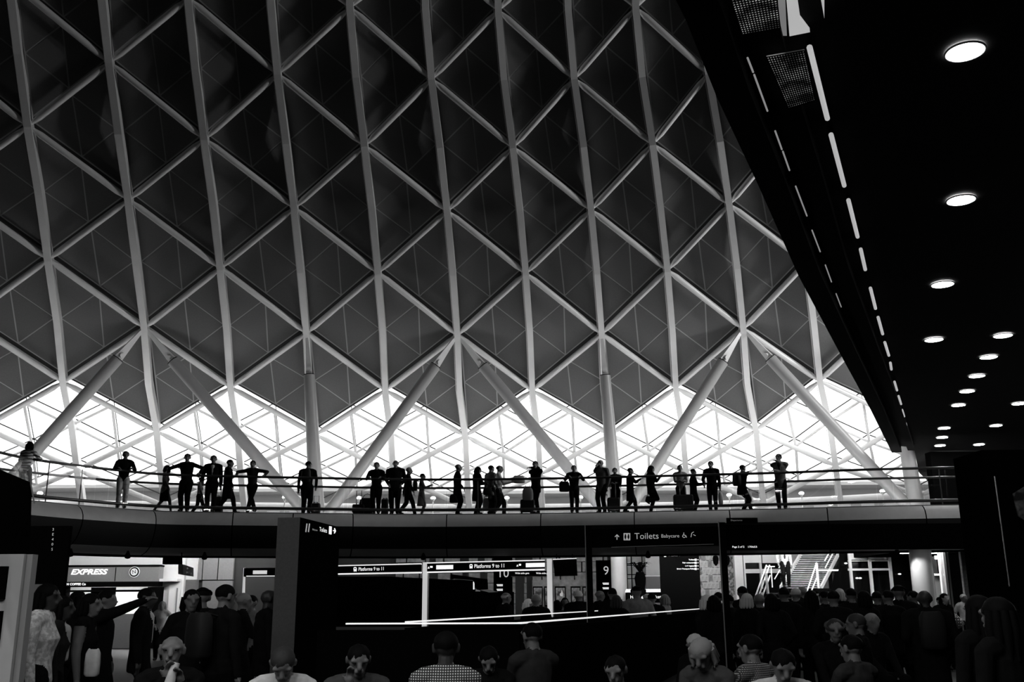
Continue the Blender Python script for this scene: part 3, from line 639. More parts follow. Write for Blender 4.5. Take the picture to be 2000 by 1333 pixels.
for i, (x, y) in enumerate(((1765, 1074.5), (1775, 1076), (1821, 1074.5), (1830, 1076.5))):
    c = Py(x, y, 36.2); mb = MB(); mb.lathe((c[0], 36.3, pz_(1800, 1080, 36) - .01), [(.001, -.01), (.1, -.01), (.1, .02)], 16); mk('lobby_downlight', mb, LAMP, label='small downlight over the lobby, %s counted from the stair' % ('first', 'second', 'third', 'fourth')[i], cat='lamp', group='lobby downlights')
# round support column and piers near the balcony's end
cx = px_(1799, 1100, 33.2); mb = MB(); mb.tube([(cx, 33.2, 0), (cx, 33.2, 3.14)], .35, 32); mk('support_column', mb, WHITE, label='thick round white column under the walkway beside the dark lobby', cat='column')
PIER = mat('grey_brick_pier', .30, .8, noise=.3, nscale=12)
for i, (a, b, Y, m_, lb) in enumerate(((1834, 1838, 36, WHT, 'thin white post beside the round column'), (1842, 1852, 35.6, mat('pale_post', .45, .6), 'pale double post of the lobby screen'), (1876, 1887, 34.5, PIER, 'grey stone pier behind the man in white shirt'), (1894, 1905, 34, PIER, 'brick pier at the end of the lobby'))):
    x0, x1 = px_(a, 1100, Y), px_(b, 1100, Y)
    if i == 3:
        pr = empty('pier', ((x0 + x1) / 2, Y, 0), lb, 'pier'); mb = MB(); mb.box(((x0 + x1) / 2 + .03, Y + .2, 1.6), (x1 - x0 - .02, .3, 3.2)); mk('core', mb, JOINT, pr)
        for k in range(34): mb = MB(); mb.box(((x0 + x1) / 2, Y + .03, .05 + .094 * k), (x1 - x0, .1, .08)); mk('brick', mb, PIER, pr)
    else:
        mb = MB(); mb.box(((x0 + x1) / 2, Y, 1.6), (x1 - x0, .15, 3.2))
        if i == 1: mb.box(((x0 + x1) / 2, Y - .08, 1.6), (.02, .05, 3.2), 0, 1)
        mk('pier', mb, [m_, BLACK], label=lb, cat='pier')
mb = MB(); pbox(mb, 1850, 1066, 2150, 1300, 38.4, .5, z0=0, z1=7.1); mk('wall_right', mb, SIGNBLK, kind='structure')
ls = empty('lobby_screen', (px_(1848, 1130, 37), 37, 0), 'bright lit booth front between the round column and the pale post', 'booth')
mb = MB(); pbox(mb, 1826, 1086, 1836, 1093, 36.6, .05); mk('lamp_panel', mb, STRIP, ls)
mb = MB(); pbox(mb, 1828, 1125, 1846, 1190, 36.8, .3, z0=0); mk('body', mb, GREYPAN, ls)
mb = MB(); pbox(mb, 1826, 1121, 1846, 1125, 36.6, .4); mk('canopy', mb, WHT, ls)
mb = MB(); q = [Pz(1826, 1265, 0.01), Pz(1893, 1264, .01), Pz(1893, 1256, .01), Pz(1831, 1257, .01)]; mb.prism(q, (0, 0, .02)); mk('floor_strip', mb, mat('pale_floor_strip', .6, .6), label='pale raised floor strip in front of the luggage trolley', cat='floor strip')
# dark block with posters at the edge of the view
pk = empty('dark_pillar', (px_(1985, 1100, 15), 15, 0), 'black pillar with a poster and a thin steel edge at the end of the walkway', 'pillar')
mb = MB(); x0, x1 = px_(1944, 1100, 15.2), px_(2120, 1100, 15.2); mb.box(((x0 + x1) / 2, 15.7, 1.9), (x1 - x0, 1, 3.8)); mk('body', mb, SIGNBLK, pk)
mb = MB(); mb.tube([Py(1943, 931, 15.0), Py(1972, 1146, 15.0)], .012, 8); mk('steel_edge', mb, BRUSHED, pk)
mb = MB(); pslab(mb, [(1979, 965, 15.1), (2003, 950, 15.1), (2003, 1018, 15.1), (1990, 1010, 15.1)], .03); mk('poster_sheet', mb, pattern('poster_dim', 'noise', .02, .25, 4), pk)
hs = empty('lit_ceiling_piece', Py(1925, 1000, 24), 'small piece of lit ceiling with two pale sign bars at the dark end of the walkway', 'sign')  # lit ceiling piece; its light is put into the grey panel tone
mb = MB(); pslab(mb, [(1907, 958, 24), (1947, 958, 24), (1946, 986, 24), (1921, 986, 24)], .1); mk('lit_ceiling_face', mb, MIDGREY, hs)
for k in (0, 1): mb = MB(); pslab(mb, [(1911, 1003 + 6 * k, 23.9), (1925, 996 + 4 * k, 23.9), (1929, 1001 + 5 * k, 23.9), (1912, 1005 + 8 * k, 23.9)], .05); mk('bar', mb, MIDGREY, hs)
# ------------------------------------------------------------------ departures screen hung under the walkway
dp = empty('departure_board', Py(1500, 1070, 29), 'long black departures board hung under the walkway, page and clock line at its foot', 'display board')
mb = MB(); pbox(mb, 1419, 1024, 1886, 1073.5, 29, .3); mk('housing', mb, SIGNBLK, dp)
ptext('lettering', 'Page 2 of 2', 1430, 1069, 28.97, 23, 3.4, LIT, dp, bold=.01); ptext('lettering', '170653', 1460, 1069, 28.97, 17, 3.2, LIT, dp, bold=.01)
d2 = empty('departure_heading', Py(1450, 1020, 28.8), 'small black heading panel over the departures board', 'sign'); mb = MB(); pbox(mb, 1420, 1012, 1480, 1023, 28.8, .1); mk('panel', mb, SIGNBLK, d2)
ptext('lettering', 'Departures', 1427, 1017, 28.77, 22, 3, LITFAINT, d2)
# ------------------------------------------------------------------ toilets sign on two posts
tg = empty('toilet_sign', Py(1280, 1200, 15.7), 'wide black toilets and babycare sign carried on two dark posts', 'sign')
for a, Y in ((1151, 16), (1414, 15.4)):
    x = px_(a, 1110, Y); mb = MB(); mb.box((x, Y, 1.37), (.09, .12, 2.74)); mb.box((x - .055, Y - .05, 1.4), (.012, .03, 2.7), 0, 1); mk('post', mb, [SIGNBLK, mat('grey_post_edge', .25, .4)], tg)
mb = MB(); pslab(mb, [(1158, 1034, 15.95), (1408, 1029, 15.45), (1408, 1066, 15.45), (1158, 1070, 15.95)], .12); mk('board', mb, SIGNBLK, tg)
xd = Py(1408, 1048, 15.45) - Py(1158, 1052, 15.95)
mb = MB(); pslab(mb, [(1194, 1069, 15.85), (1394, 1063, 15.4), (1394, 1064, 15.4), (1194, 1070, 15.85)], .03); mk('light_edge', mb, mat('grey_post_edge', .25), tg)
def tY(x): return 15.95 - .5 * (x - 1158) / 250 - .02
ptext('lettering', 'Toilets', 1239, 1048.5, tY(1262), 46, 11.5, LITDIM, tg, xd); ptext('lettering', 'Babycare', 1291, 1048, tY(1308), 34, 6.5, LITDIM, tg, xd)
def pstroke(pts, wpx, m, par, nm='pictogram', Yf=tY):
    mb = MB()
    for p, q in zip(pts[:-1], pts[1:]): mb.bar(Py(*p, Yf(p[0]) - .01), Py(*q, Yf(q[0]) - .01), wpx * 15.6 / F, .01, (0, 1, 0))
    mk(nm, mb, m, par)
pstroke([(1205, 1055), (1205, 1045)], 1.5, LITDIM, tg, 'arrow'); pstroke([(1201, 1049.5), (1205, 1045), (1209, 1049.5)], 1.5, LITDIM, tg, 'arrow')
mb = MB(); pslab(mb, [(1218, 1042, tY(1218)), (1231, 1042, tY(1231)), (1231, 1056, tY(1231)), (1218, 1056, tY(1218))], .01); pg = mk('pictogram', mb, LITDIM, tg)
for xx in (1221.5, 1227.5): mb = MB(); pslab(mb, [(xx - 1, 1044, tY(xx) - .02), (xx + 1, 1044, tY(xx) - .02), (xx + 2, 1050, tY(xx) - .02), (xx, 1055, tY(xx) - .02), (xx - 2, 1050, tY(xx) - .02)], .005); mk('figure', mb, SIGNBLK, pg)
pstroke([(1335.5, 1041), (1335.5, 1046), (1339, 1046.3), (1341, 1050.5)], 1.2, LITDIM, tg); pstroke([(1334, 1045), (1333, 1049), (1336, 1051), (1339, 1049)], 1, LITDIM, tg)
pstroke([(1355, 1039.5), (1351, 1042), (1349.5, 1050)], 1.2, LITDIM, tg); pstroke([(1354, 1045), (1358.5, 1047)], 1.1, LITDIM, tg)
# ------------------------------------------------------------------ square totem with toilets lettering
tp = empty('information_totem', (px_(600, 1150, 12.3), 12.3, 0), 'tall square totem with grey side and black face lettered toilets', 'totem')
CL, CC, CR = V(px_(538, 1100, 12.0), 12.0, 0), V(px_(582, 1100, 11.95), 11.95, 0), V(px_(661, 1100, 13.6), 13.6, 0); CB = CL + CR - CC; HT = pz_(583, 1011, 11.95)
mb = MB(); mb.add([CL, CC, CR, CB] + [p + V(0, 0, HT) for p in (CL, CC, CR, CB)], [(4, 5, 6, 7), (1, 2, 6, 5), (2, 3, 7, 6)], 0); mb.add([CL, CC, CB] + [p + V(0, 0, HT) for p in (CL, CC, CB)], [(0, 1, 4, 3), (2, 0, 3, 5)], 1)
mk('body', mb, [SIGNBLK, mat('grey_totem_side', .07, .45, noise=.1, nscale=40)], tp)
td = (CR - CC) / np.linalg.norm(CR - CC); tn = V(td[1], -td[0], 0)
def tpt(u, y): # u along the face 0..1
    p = CC + (CR - CC) * u + tn * .012; return V(p[0], p[1], pz_(pix((p[0], p[1], 2.4))[0], y, p[1]))
text('lettering', 'Toilets', tpt(.44, 1034.5), td, (0, 0, 1), .075, LIT, tp, width=.32); text('lettering', 'Babycare', tpt(.27, 1034.5), td, (0, 0, 1), .03, LITDIM, tp, width=.2)
for u, s in ((.12, .03), (.18, .03)): p = tpt(u, 1031.5); mb = MB(); mb.bar(p - V(0, 0, .05), p + V(0, 0, .05) + td * .03, .015, .01, tn); mk('pictogram', mb, LITDIM, tp)
p = tpt(.72, 1036.5); mb = MB(); mb.bar(p - V(0, 0, .05), p + V(0, 0, .05), .09, .01, tn); mk('pictogram', mb, LIT, tp)
p = tpt(.83, 1037.5); mb = MB(); mb.bar(p - td * .05, p + td * .05, .012, .01, tn); mb.bar(p + td * .05, p + V(0, 0, .03), .012, .01, tn); mb.bar(p + td * .05, p - V(0, 0, .03), .012, .01, tn); mk('arrow', mb, LIT, tp)
# ------------------------------------------------------------------ platform gate signs
gy = lambda x: 22.0 - 1.2 * (x - 660) / 410
def gboard(nm, lab, x0, x1, yt0, yt1, yb0, yb1, items):
    g = empty(nm, Py((x0 + x1) / 2, 1130, gy((x0 + x1) / 2)), lab, 'sign', 'platform gate signs')
    mb = MB(); pslab(mb, [(x0, yt0, gy(x0)), (x1, yt1, gy(x1)), (x1, yb1, gy(x1)), (x0, yb0, gy(x0))], .15); mk('board', mb, SIGNBLK, g)
    mb = MB(); pslab(mb, [(x0, yt0 - 1.6, gy(x0) - .05), (x1, yt1 - 1.6, gy(x1) - .05), (x1, yt1 + .2, gy(x1) - .05), (x0, yt0 + .2, gy(x0) - .05)], .2); mk('top_strip', mb, STRIP, g)
    mb = MB(); pslab(mb, [(x0, yb0 - .3, gy(x0) - .05), (x1, yb1 - .3, gy(x1) - .05), (x1, yb1 + 2, gy(x1) - .05), (x0, yb0 + 2, gy(x0) - .05)], .2); mk('bottom_strip', mb, STRIP, g)
    xd = Py(x1, yt1, gy(x1)) - Py(x0, yt0, gy(x0))
    for it in items:
        x = it[1]; Y = gy(x) - .03; yc = (yt0 + yb0) / 2 + ((yt1 + yb1) - (yt0 + yb0)) / 2 * (x - x0) / (x1 - x0)
        if it[0] == 't': ptext('lettering', it[2], x, yc, Y, it[3], it[4], LIT, g, xd, bold=.006)
        elif it[0] == 'b': mb = MB(); pslab(mb, [(x, yc - 4, Y), (x + it[2], yc - 4 - it[2] * .02, gy(x + it[2]) - .03), (x + it[2], yc + 4 - it[2] * .02, gy(x + it[2]) - .03), (x, yc + 4, Y)], .02); mk('white_label', mb, LIT, g)
        elif it[0] == 's': mb = MB(); pslab(mb, [(x + 5, yc - 3, Y), (x + 15, yc - 3, Y), (x + 15, yc + .5, Y), (x + 5, yc + .5, Y)], .02); mk('small_label', mb, LIT, g); mb = MB(); pslab(mb, [(x, yc + 2, Y), (x + 2, yc - 2, Y), (x + 4, yc + 2, Y)], .02); mk('warning_triangle', mb, LIT, g)
        elif it[0] == 'p':
            mb = MB(); pslab(mb, [(x, yc + 1.5, Y), (x, yc - 3, Y), (x + 1.5, yc - 4.5, Y), (x + 4.5, yc - 4.5, Y), (x + 6, yc - 3, Y), (x + 6, yc + 1.5, Y), (x + 5, yc + 4.5, Y), (x + 3, yc + 2.5, Y), (x + 1, yc + 4.5, Y)], .02); t_ = mk('train_pictogram', mb, LIT, g)
            mb = MB(); pslab(mb, [(x + 1.2, yc - 2.6, Y - .01), (x + 4.8, yc - 2.6, Y - .01), (x + 4.8, yc - .6, Y - .01), (x + 1.2, yc - .6, Y - .01)], .005); mk('train_window', mb, SIGNBLK, t_)
    return g
gboard('platform_sign', 'black illuminated platforms 9 to 11 sign beside the square totem', 655, 822, 1106.5, 1102.5, 1121, 1118, [('p', 690.5), ('t', 700, 'Platforms 9 to 11', 51, 6.4)])
gboard('platform_sign', 'longer black illuminated platforms 9 to 11 sign with two white labels', 834, 1064, 1101, 1095.5, 1117.5, 1112, [('s', 835), ('b', 852, 33), ('p', 917), ('t', 926, 'Platforms 9 to 11', 59, 7), ('s', 1008.5), ('b', 1027, 37)])
for x, yt, yb, lb in ((830, 1101, 1175, 'white gate post between the two platforms signs'), (1073.5, 1094, 1200, 'white gate post beside the black hanging screen')):
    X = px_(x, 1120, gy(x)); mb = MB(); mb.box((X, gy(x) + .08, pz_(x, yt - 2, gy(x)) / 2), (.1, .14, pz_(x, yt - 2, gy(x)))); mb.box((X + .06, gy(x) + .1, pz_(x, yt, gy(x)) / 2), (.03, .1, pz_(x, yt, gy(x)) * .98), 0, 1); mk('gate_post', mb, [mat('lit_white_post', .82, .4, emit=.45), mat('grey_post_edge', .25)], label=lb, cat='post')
gs = empty('hanging_screen', Py(1108, 1127, 20.9), 'black flat screen hung beside the white gate post', 'screen'); mb = MB(); pslab(mb, [(1080, 1094, 20.8), (1126, 1092, 20.8), (1128, 1125, 20.8), (1084, 1126, 20.8)], .12); mk('screen', mb, SIGNBLK, gs)
mb = MB(); pslab(mb, [(1080, 1092.6, 20.75), (1126, 1090.8, 20.75), (1126, 1092, 20.75), (1080, 1094, 20.75)], .1); mk('top_edge', mb, STRIP, gs)
for xx in (1087, 1118): mb = MB(); mb.tube([Py(xx, 1093, 20.86), Py(xx, 1083, 20.86)], .012, 6); mk('hanger', mb, SIGNBLK, gs)
wg = empty('gate_header', Py(1030, 1127, 24), 'low black gate header lettered wide aisle gate twice', 'sign'); mb = MB(); pbox(mb, 998, 1116, 1072, 1126, 24, .1); mk('board', mb, SIGNBLK, wg); mb = MB(); pbox(mb, 998, 1126, 1072, 1127.2, 23.97, .1); mk('edge', mb, MIDGREY, wg)
ptext('lettering', 'Wide aisle gate', 1006, 1120.5, 23.97, 27, 3, LIT, wg, bold=.015); ptext('lettering', 'Wide aisle gate', 1047, 1120.5, 23.97, 27, 3, LIT, wg, bold=.015)
def banner(num, x0, x1, y0, y1, Y, xn, yn, lab):
    b = empty('platform_banner', (px_((x0 + x1) / 2, 1130, Y), Y, 0), lab, 'sign', 'platform number banners'); mb = MB(); pbox(mb, x0, y0, x1, y1, Y, .15, z0=0); mk('board', mb, SIGNBLK, b)
    ptext('number', num, xn, yn, Y - .02, None, 16, emat('grey_backlit_number', .45), b)
    for k in range(2):
        for j in range(2): mb = MB(); pbox(mb, xn - 1 + j, y1 - 26 + 9 * k + 2.2 * j, xn + 11, y1 - 24.6 + 9 * k + 2.2 * j, Y - .03, .02); mk('text_line', mb, LIT, b)
banner('10', 964, 1001, 1090, 1168, 36.5, 971, 1121, 'tall black banner with number 10 below the platforms sign')
banner('9', 1165, 1194, 1095, 1165, 36.5, 1178, 1116, 'tall black banner with number 9 beside the white trunk')
dg_ = empty('gate_sign', Py(505, 1126, 27), 'dark gate sign with one pale label beside the square totem', 'sign'); mb = MB(); pbox(mb, 476, 1110, 548, 1127, 27, .12); mk('board', mb, SIGNBLK, dg_); mb = MB(); pbox(mb, 494, 1115, 521, 1122, 26.95, .03); mk('white_label', mb, emat('pale_label', .6), dg_); mb = MB(); pbox(mb, 481, 1125.2, 536, 1126.6, 26.95, .03); mk('edge', mb, STRIP, dg_)
mb = MB(); pslab(mb, [(475.5, 1110, 27.1), (478.5, 1110, 27.1), (477, 1175, 27.1), (472, 1175, 27.1)], .06); mk('gate_post', mb, mat('lit_white_post', .82), label='slim white post under the dark gate sign', cat='post')
# black kiosk and long low barrier with steel rails
kk = empty('kiosk', (px_(760, 1180, 25), 25, 0), 'long black kiosk below the platforms signs with a sloping canopy', 'kiosk')
mb = MB(); pslab(mb, [(645, 1127, 25), (750, 1126.5, 25), (924, 1135, 25), (924, 1225, 25), (645, 1225, 25)], 1.6); mk('body', mb, SIGNBLK, kk)
mb = MB(); pslab(mb, [(880, 1122, 24.8), (951, 1132, 24.8), (952, 1155, 24.8), (930, 1152, 24.8), (925, 1135, 24.8), (880, 1131, 24.8)], .8); mk('canopy', mb, SIGNBLK, kk)
mb = MB(); pslab(mb, [(924, 1137, 24.9), (926.5, 1137, 24.9), (926.5, 1152, 24.9), (924, 1152, 24.9)], .05); mk('lit_edge', mb, STRIP, kk)
mb = MB(); pslab(mb, [(886, 1131, 24.7), (924, 1134, 24.7), (924, 1135, 24.7), (886, 1132, 24.7)], .05); mk('lit_edge', mb, mat('pale_post', .45), kk)
mb = MB(); pslab(mb, [(938, 1153, 24.7), (953, 1152, 24.7), (973, 1157, 24.7), (955, 1158, 24.7)], .05); mk('lit_shelf', mb, WHT, kk)
mb = MB(); pslab(mb, [(926, 1156, 25), (1004, 1157, 25), (1004, 1225, 25), (926, 1225, 25)], .8); mk('counter', mb, SIGNBLK, kk)
RZ = 1.36; A_, B_, C_, D_ = (Pz(x, y, RZ) for x, y in ((680, 1219), (1015, 1218), (1366, 1190), (1216, 1191)))
br = empty('barrier', (A_ + B_) / 2 * V(1, 1, 0), 'long low black barrier topped with steel rails made to glow for reflected sky', 'barrier')
for nm, a, b in (('front', A_, B_), ('side', B_, C_), ('rear', A_ + V(.6, .8, 0), D_)):
    d = (b - a) / np.linalg.norm(b - a); mb = MB(); mb.bar(a - d * (.35 if nm == 'front' else 0) + V(0, 0, -RZ / 2 - .03), b + V(0, 0, -RZ / 2 - .03), .08, RZ - .08); mk('panel', mb, SIGNBLK, br)
    mb = MB(); mb.bar(a - d * .02, b + d * .02, .06, .016); mk('rail', mb, STRIP, br)  # steel rail; its sky reflection is put in as glow
# ------------------------------------------------------------------ coffee shop
sh = empty('coffee_shop', (px_(220, 1180, 38.2), 38.2, 0), 'lit coffee shop with grey express fascia and round emblem', 'shop'); YS = 38.2
mb = MB(); pbox(mb, 60, 1108, 310, 1137, YS, .5); mk('fascia', mb, MIDGREY, sh)
mb = MB(); pbox(mb, 60, 1104.5, 311, 1108, YS - .05, .6); mk('cornice', mb, BLACK, sh)
mb = MB(); pbox(mb, 224.5, 1109, 226, 1136, YS - .012, .02); mk('panel_joint', mb, BLACK, sh)
mb = MB(); pbox(mb, 60, 1137, 309, 1147, YS - .02, .5); mk('lower_fascia', mb, BLACK, sh)
ptext('lettering', 'EXPRESS', 138, 1118.5, YS - .03, 70, 9.5, LIT, sh, shear=.25, bold=.03); ptext('lettering', 'IAN COFFEE Co', 124, 1132.5 + 9.6, YS - .05, 42, 4, LIT, sh, bold=.03)
em = Py(263, 1118, YS - .03); mb = MB(); mb.tube([em, em + V(0, -.04, 0)], .2, 28); e1 = mk('emblem', mb, WHT, sh); mb = MB(); mb.tube([em + V(0, -.04, 0), em + V(0, -.05, 0)], .175, 28); mk('ring', mb, BLACK, e1); mb = MB(); mb.tube([em + V(0, -.05, 0), em + V(0, -.06, 0)], .13, 28); mk('disc', mb, WHT, e1)
text('letter', 'N', em + V(0, -.065, 0), (1, .0, .25), (-.2, 0, 1), .2, BLACK, e1, align='CENTER')
for a, b in ((284, 308), (60, 122)): mb = MB(); pbox(mb, a, 1147, b, 1260, YS, .45, z0=0); mk('post', mb, BLACK, sh)
mb = MB(); pbox(mb, 100, 1153, 290, 1157, YS + .02, .1); mk('bar', mb, BLACK, sh)
mb = MB(); pbox(mb, 177, 1148, 224, 1172, YS + .1, .1); mk('menu_screen', mb, SIGNBLK, sh)
mb = MB(); pbox(mb, 118, 1200, 286, 1260, YS + .2, .6, z0=0); mk('counter', mb, GREYPAN, sh)
mb = MB(); pbox(mb, 60, 1140, 300, 1260, YS + 3, .2, z0=0); mk('rear_wall', mb, WHITEWALL, sh)
mb = MB(); z_ = pz_(200, 1137, YS); mb.box((px_(200, 1140, YS), YS + 1.6, z_ + .05), (5.5, 3, .1)); mk('ceiling', mb, WHITEWALL, sh)
for k in range(3): mb = MB(); mb.box((px_(140 + 60 * k, 1140, YS + 1.2), YS + 1.2, z_ - .02), (.9, .5, .03)); mk('ceiling_lamp', mb, emat('shop_lamp', 45), sh)
for k in range(11): mb = MB(); x = px_(141 + 6.5 * k, 1165, YS + .5); h = .3 + .12 * ((k * 7) % 5) / 4; mb.lathe((x, YS + .5, pz_(160, 1200, YS)), [(.05, 0), (.05, h), (.02, h + .1), (.02, h + .22)], 10); mk('bottle', mb, BLACK, label='dark bottle on the coffee counter, %s from the shop\'s dark post' % ords[k].replace('nearest', 'first'), cat='bottle', group='bottles on the coffee counter')
# bright wall and passage beside the shop
mb = MB(); pbox(mb, 60, 1060, 356, 1104, YS + .6, .3); pbox(mb, 311, 1060, 356, 1300, YS + .6, .3, z0=0); wl = mk('wall_passage', mb, WHITEWALL, kind='structure')
mb = MB(); pbox(mb, 327, 1135, 349, 1250, YS + .5, .1, z0=0); mb.box((px_(336, 1180, YS), YS + .47, 1.1), (.03, .05, 2.1), 0, 1); mk('door_1', mb, [WHT, MIDGREY], kind='structure')
mb = MB(); pbox(mb, 357, 1060, 388, 1133, YS + .8, .2, 0); pbox(mb, 355, 1134, 386, 1260, YS + .8, .2, 1, z0=0); mk('wall_return', mb, [WHITEWALL, GREYPAN], kind='structure')
gp = empty('wall_panelled', Py(420, 1200, YS), kind='structure')
for a, b, c, d in ((388, 395, 1080, 1133), (397, 425, 1080, 1133), (427, 456, 1080, 1133), (393, 452, 1135, 1215)): mb = MB(); pbox(mb, a, c, b, d, YS + .3, .15); mk('wall_panel', mb, GREYPAN, gp)
mb = MB(); pbox(mb, 386, 1078, 540, 1270, YS + .5, .2, z0=0); mk('backing', mb, JOINT, gp)
ts = empty('projecting_sign', Py(362, 1130, 33.5), 'small grey box sign with pictograms projecting over the passage', 'sign')
p = [Py(x, y, Y) for x, y, Y in ((348, 1103, 33.2), (358, 1103, 33.0), (358, 1124, 33.0), (348, 1122, 33.2))]; mb = MB(); mb.prism(p, (.0, .01, 0)); mb.add([Py(358, 1103, 33), Py(378, 1110, 35), Py(378, 1127, 35), Py(358, 1124, 33)], [(0, 1, 2, 3)], 1); mb.add([Py(358, 1103, 33), Py(378, 1110, 35), Py(368, 1110, 35.2), Py(348, 1103, 33.2)], [(0, 1, 2, 3)], 0); mk('box', mb, [MIDGREY, mat('dark_sign_side', .05)], ts)
for (x, y) in ((365, 1110), (364, 1118), (372, 1120)): mb = MB(); mb.tube([Py(x, y, 33.4), Py(x + 1.5, y + 2.5, 33.4)], .03, 6); mk('pictogram', mb, WHT, ts)
mb = MB(); mb.tube([Py(355, 1103, 33.3), Py(355, 1080, 33.3)], .02, 6); mk('hanger', mb, BLACK, ts)
# wash lamps added out of sight along the walkway's back edge to brighten the rooms
WL = [110, 200, 290, 380, 480, 690, 800, 910, 1020, 1130, 1240, 1350, 1450, 1550, 1650, 1750, 1840]
WN = ['over the shop sign end', 'over the shop lettering', 'over the shop emblem', 'over the passage', 'over the dark gate sign', 'over the first platforms sign', 'over the white gate post', 'over the longer platforms sign', 'over the dark doorway', 'over the poster with pale figure', 'over the ticket machines', 'over the directory board', 'over the white pier', 'over the lower steps', 'over the stair top', 'over the dark lobby', 'over the pale post']
for px, nm in zip(WL, WN):
    s_ = rim_s(px); p, t, n = rimat(s_); c_ = V(*(p + n * (DEPTH + .07)), 3.75); lp = empty('added_wash_lamp', c_, 'added hidden wash lamp on the back edge of the walkway ' + nm, 'lamp', 'added wash lamps behind the walkway')
    mb = MB(); mb.bar(c_ - V(*t, 0) * .45 + V(*n, 0) * .04, c_ + V(*t, 0) * .45 + V(*n, 0) * .04, .03, .22); mk('diffuser', mb, emat('added_wash_glow', WASH), lp)
    mb = MB(); mb.bar(c_ - V(*t, 0) * .48, c_ + V(*t, 0) * .48, .05, .26); mk('housing', mb, BLACK, lp)  # housing of the added wash lamp
# assumed small spot over the round column, added for the light on it
cs = V(px_(1752, 1080, 32.6), 32.6, 3.02); sl = empty('assumed_spot', cs, 'assumed small spot under the walkway lighting the thick round column', 'lamp')
mb = MB(); mb.lathe(cs, [(.05, 0), (.06, .1)], 14); mk('housing', mb, BLACK, sl)
L = bpy.data.lights.new('assumed_spot_light', 'SPOT'); L.energy = 55; L.spot_size = 1.3; L.spot_blend = .6; L.shadow_soft_size = .05; lo = bpy.data.objects.new('assumed_spot_light', L); COL.objects.link(lo); lo.parent = sl; lo.location = (0, 0, -.05)
lo.rotation_euler = (-Vector((1, .25, -.9)).normalized()).to_track_quat('Z', 'Y').to_euler()
# ------------------------------------------------------------------ near boards at the edge of the frame
ws = empty('white_map_stand', (px_(5, 1200, 9), 9, 0), 'white framed stand with two dark screens at the edge of view', 'display stand')
mb = MB(); x1 = px_(36, 1180, 9); x0 = x1 - .75; z1, z0 = pz_(30, 1083, 9), .35; mb.box(((x0 + x1) / 2, 9.05, (z0 + z1) / 2), (x1 - x0, .1, z1 - z0)); mk('panel', mb, mat('offwhite_stand', .5, .5, noise=.04), ws)
mb = MB(); mb.box((x1 + .03, 9.1, (z0 + z1) / 2), (.05, .1, z1 - z0)); mk('edge_strip', mb, mat('grey_strip', .3), ws)
for a, b in ((1107, 1171), (1194, 1258)): mb = MB(); za, zb = pz_(10, a, 9), pz_(10, b, 9); mb.box((x1 - .5, 8.99, (za + zb) / 2), (.76, .04, za - zb)); mk('screen', mb, SIGNBLK, ws)
for s in (.1, .6): mb = MB(); mb.box((x0 + s, 9.05, .18), (.06, .3, .36)); mk('foot', mb, BLACK, ws)
ns = empty('station_name_sign', (px_(20, 1000, 10), 10, 2.2), 'big black station name board at the edge of the frame', 'sign')
P4 = [Py(-120, 868, 8.2), Py(59, 943, 10.2), Py(55, 1082, 10.2), Py(-120, 1090, 8.2)]; dn = P4[1] - P4[0]
mb = MB(); mb.prism(P4, (.0, .04, 0)); mk('board', mb, SIGNBLK, ns); mb = MB(); mb.prism([P4[1] + V(0, -.01, 0), P4[1] + V(.008, -.01, 0), P4[2] + V(.008, -.01, .5), P4[2] + V(0, -.01, .5)], (0, .02, 0)); mk('edge', mb, MIDGREY, ns)
for s in (.2, .7): mb = MB(); p = P4[3] + (P4[2] - P4[3]) * s; mb.box((p[0], p[1] + .12, p[2] / 2), (.08, .08, p[2])); mk('post', mb, BLACK, ns)
q = P4[0] + (P4[1] - P4[0]) * ((0 + 120) / 179.); text('lettering', 'Cross', Py(3, 960, 9.55), (dn[0], dn[1], 0), (0, 0, 1), .13, LITDIM, ns, width=.19)
ds = empty('departure_totem', (px_(85, 1200, 11), 11, 0), 'dark departures totem with faint platform digits behind the white stand', 'display board')
mb = MB(); x0, x1 = px_(38, 1100, 11), px_(130, 1100, 11); mb.box(((x0 + x1) / 2, 11.03, pz_(90, 1028, 11) / 2), (x1 - x0, .06, pz_(90, 1028, 11))); mk('body', mb, SIGNBLK, ds)
for j, s in enumerate('3E40S'): ptext('digit', s, 102 - j * .5, 1035 + j * 9.7, 10.98, None, 5, LITDIM, ds)
mb = MB(); pbox(mb, 40, 1142, 86, 1235, 10.97, .02); mk('poster_sheet', mb, pattern('poster_grey', 'noise', .04, .3, 2.2), ds)
mb = MB(); pbox(mb, 2, 1064, 33, 1084, 14, .1); pbox(mb, 34, 1064, 37, 1084, 14, .1, 1); mk('far_notice', mb, [mat('pale_notice', .5), BLACK], label='pale notice glimpsed between the name board and the white stand', cat='notice')
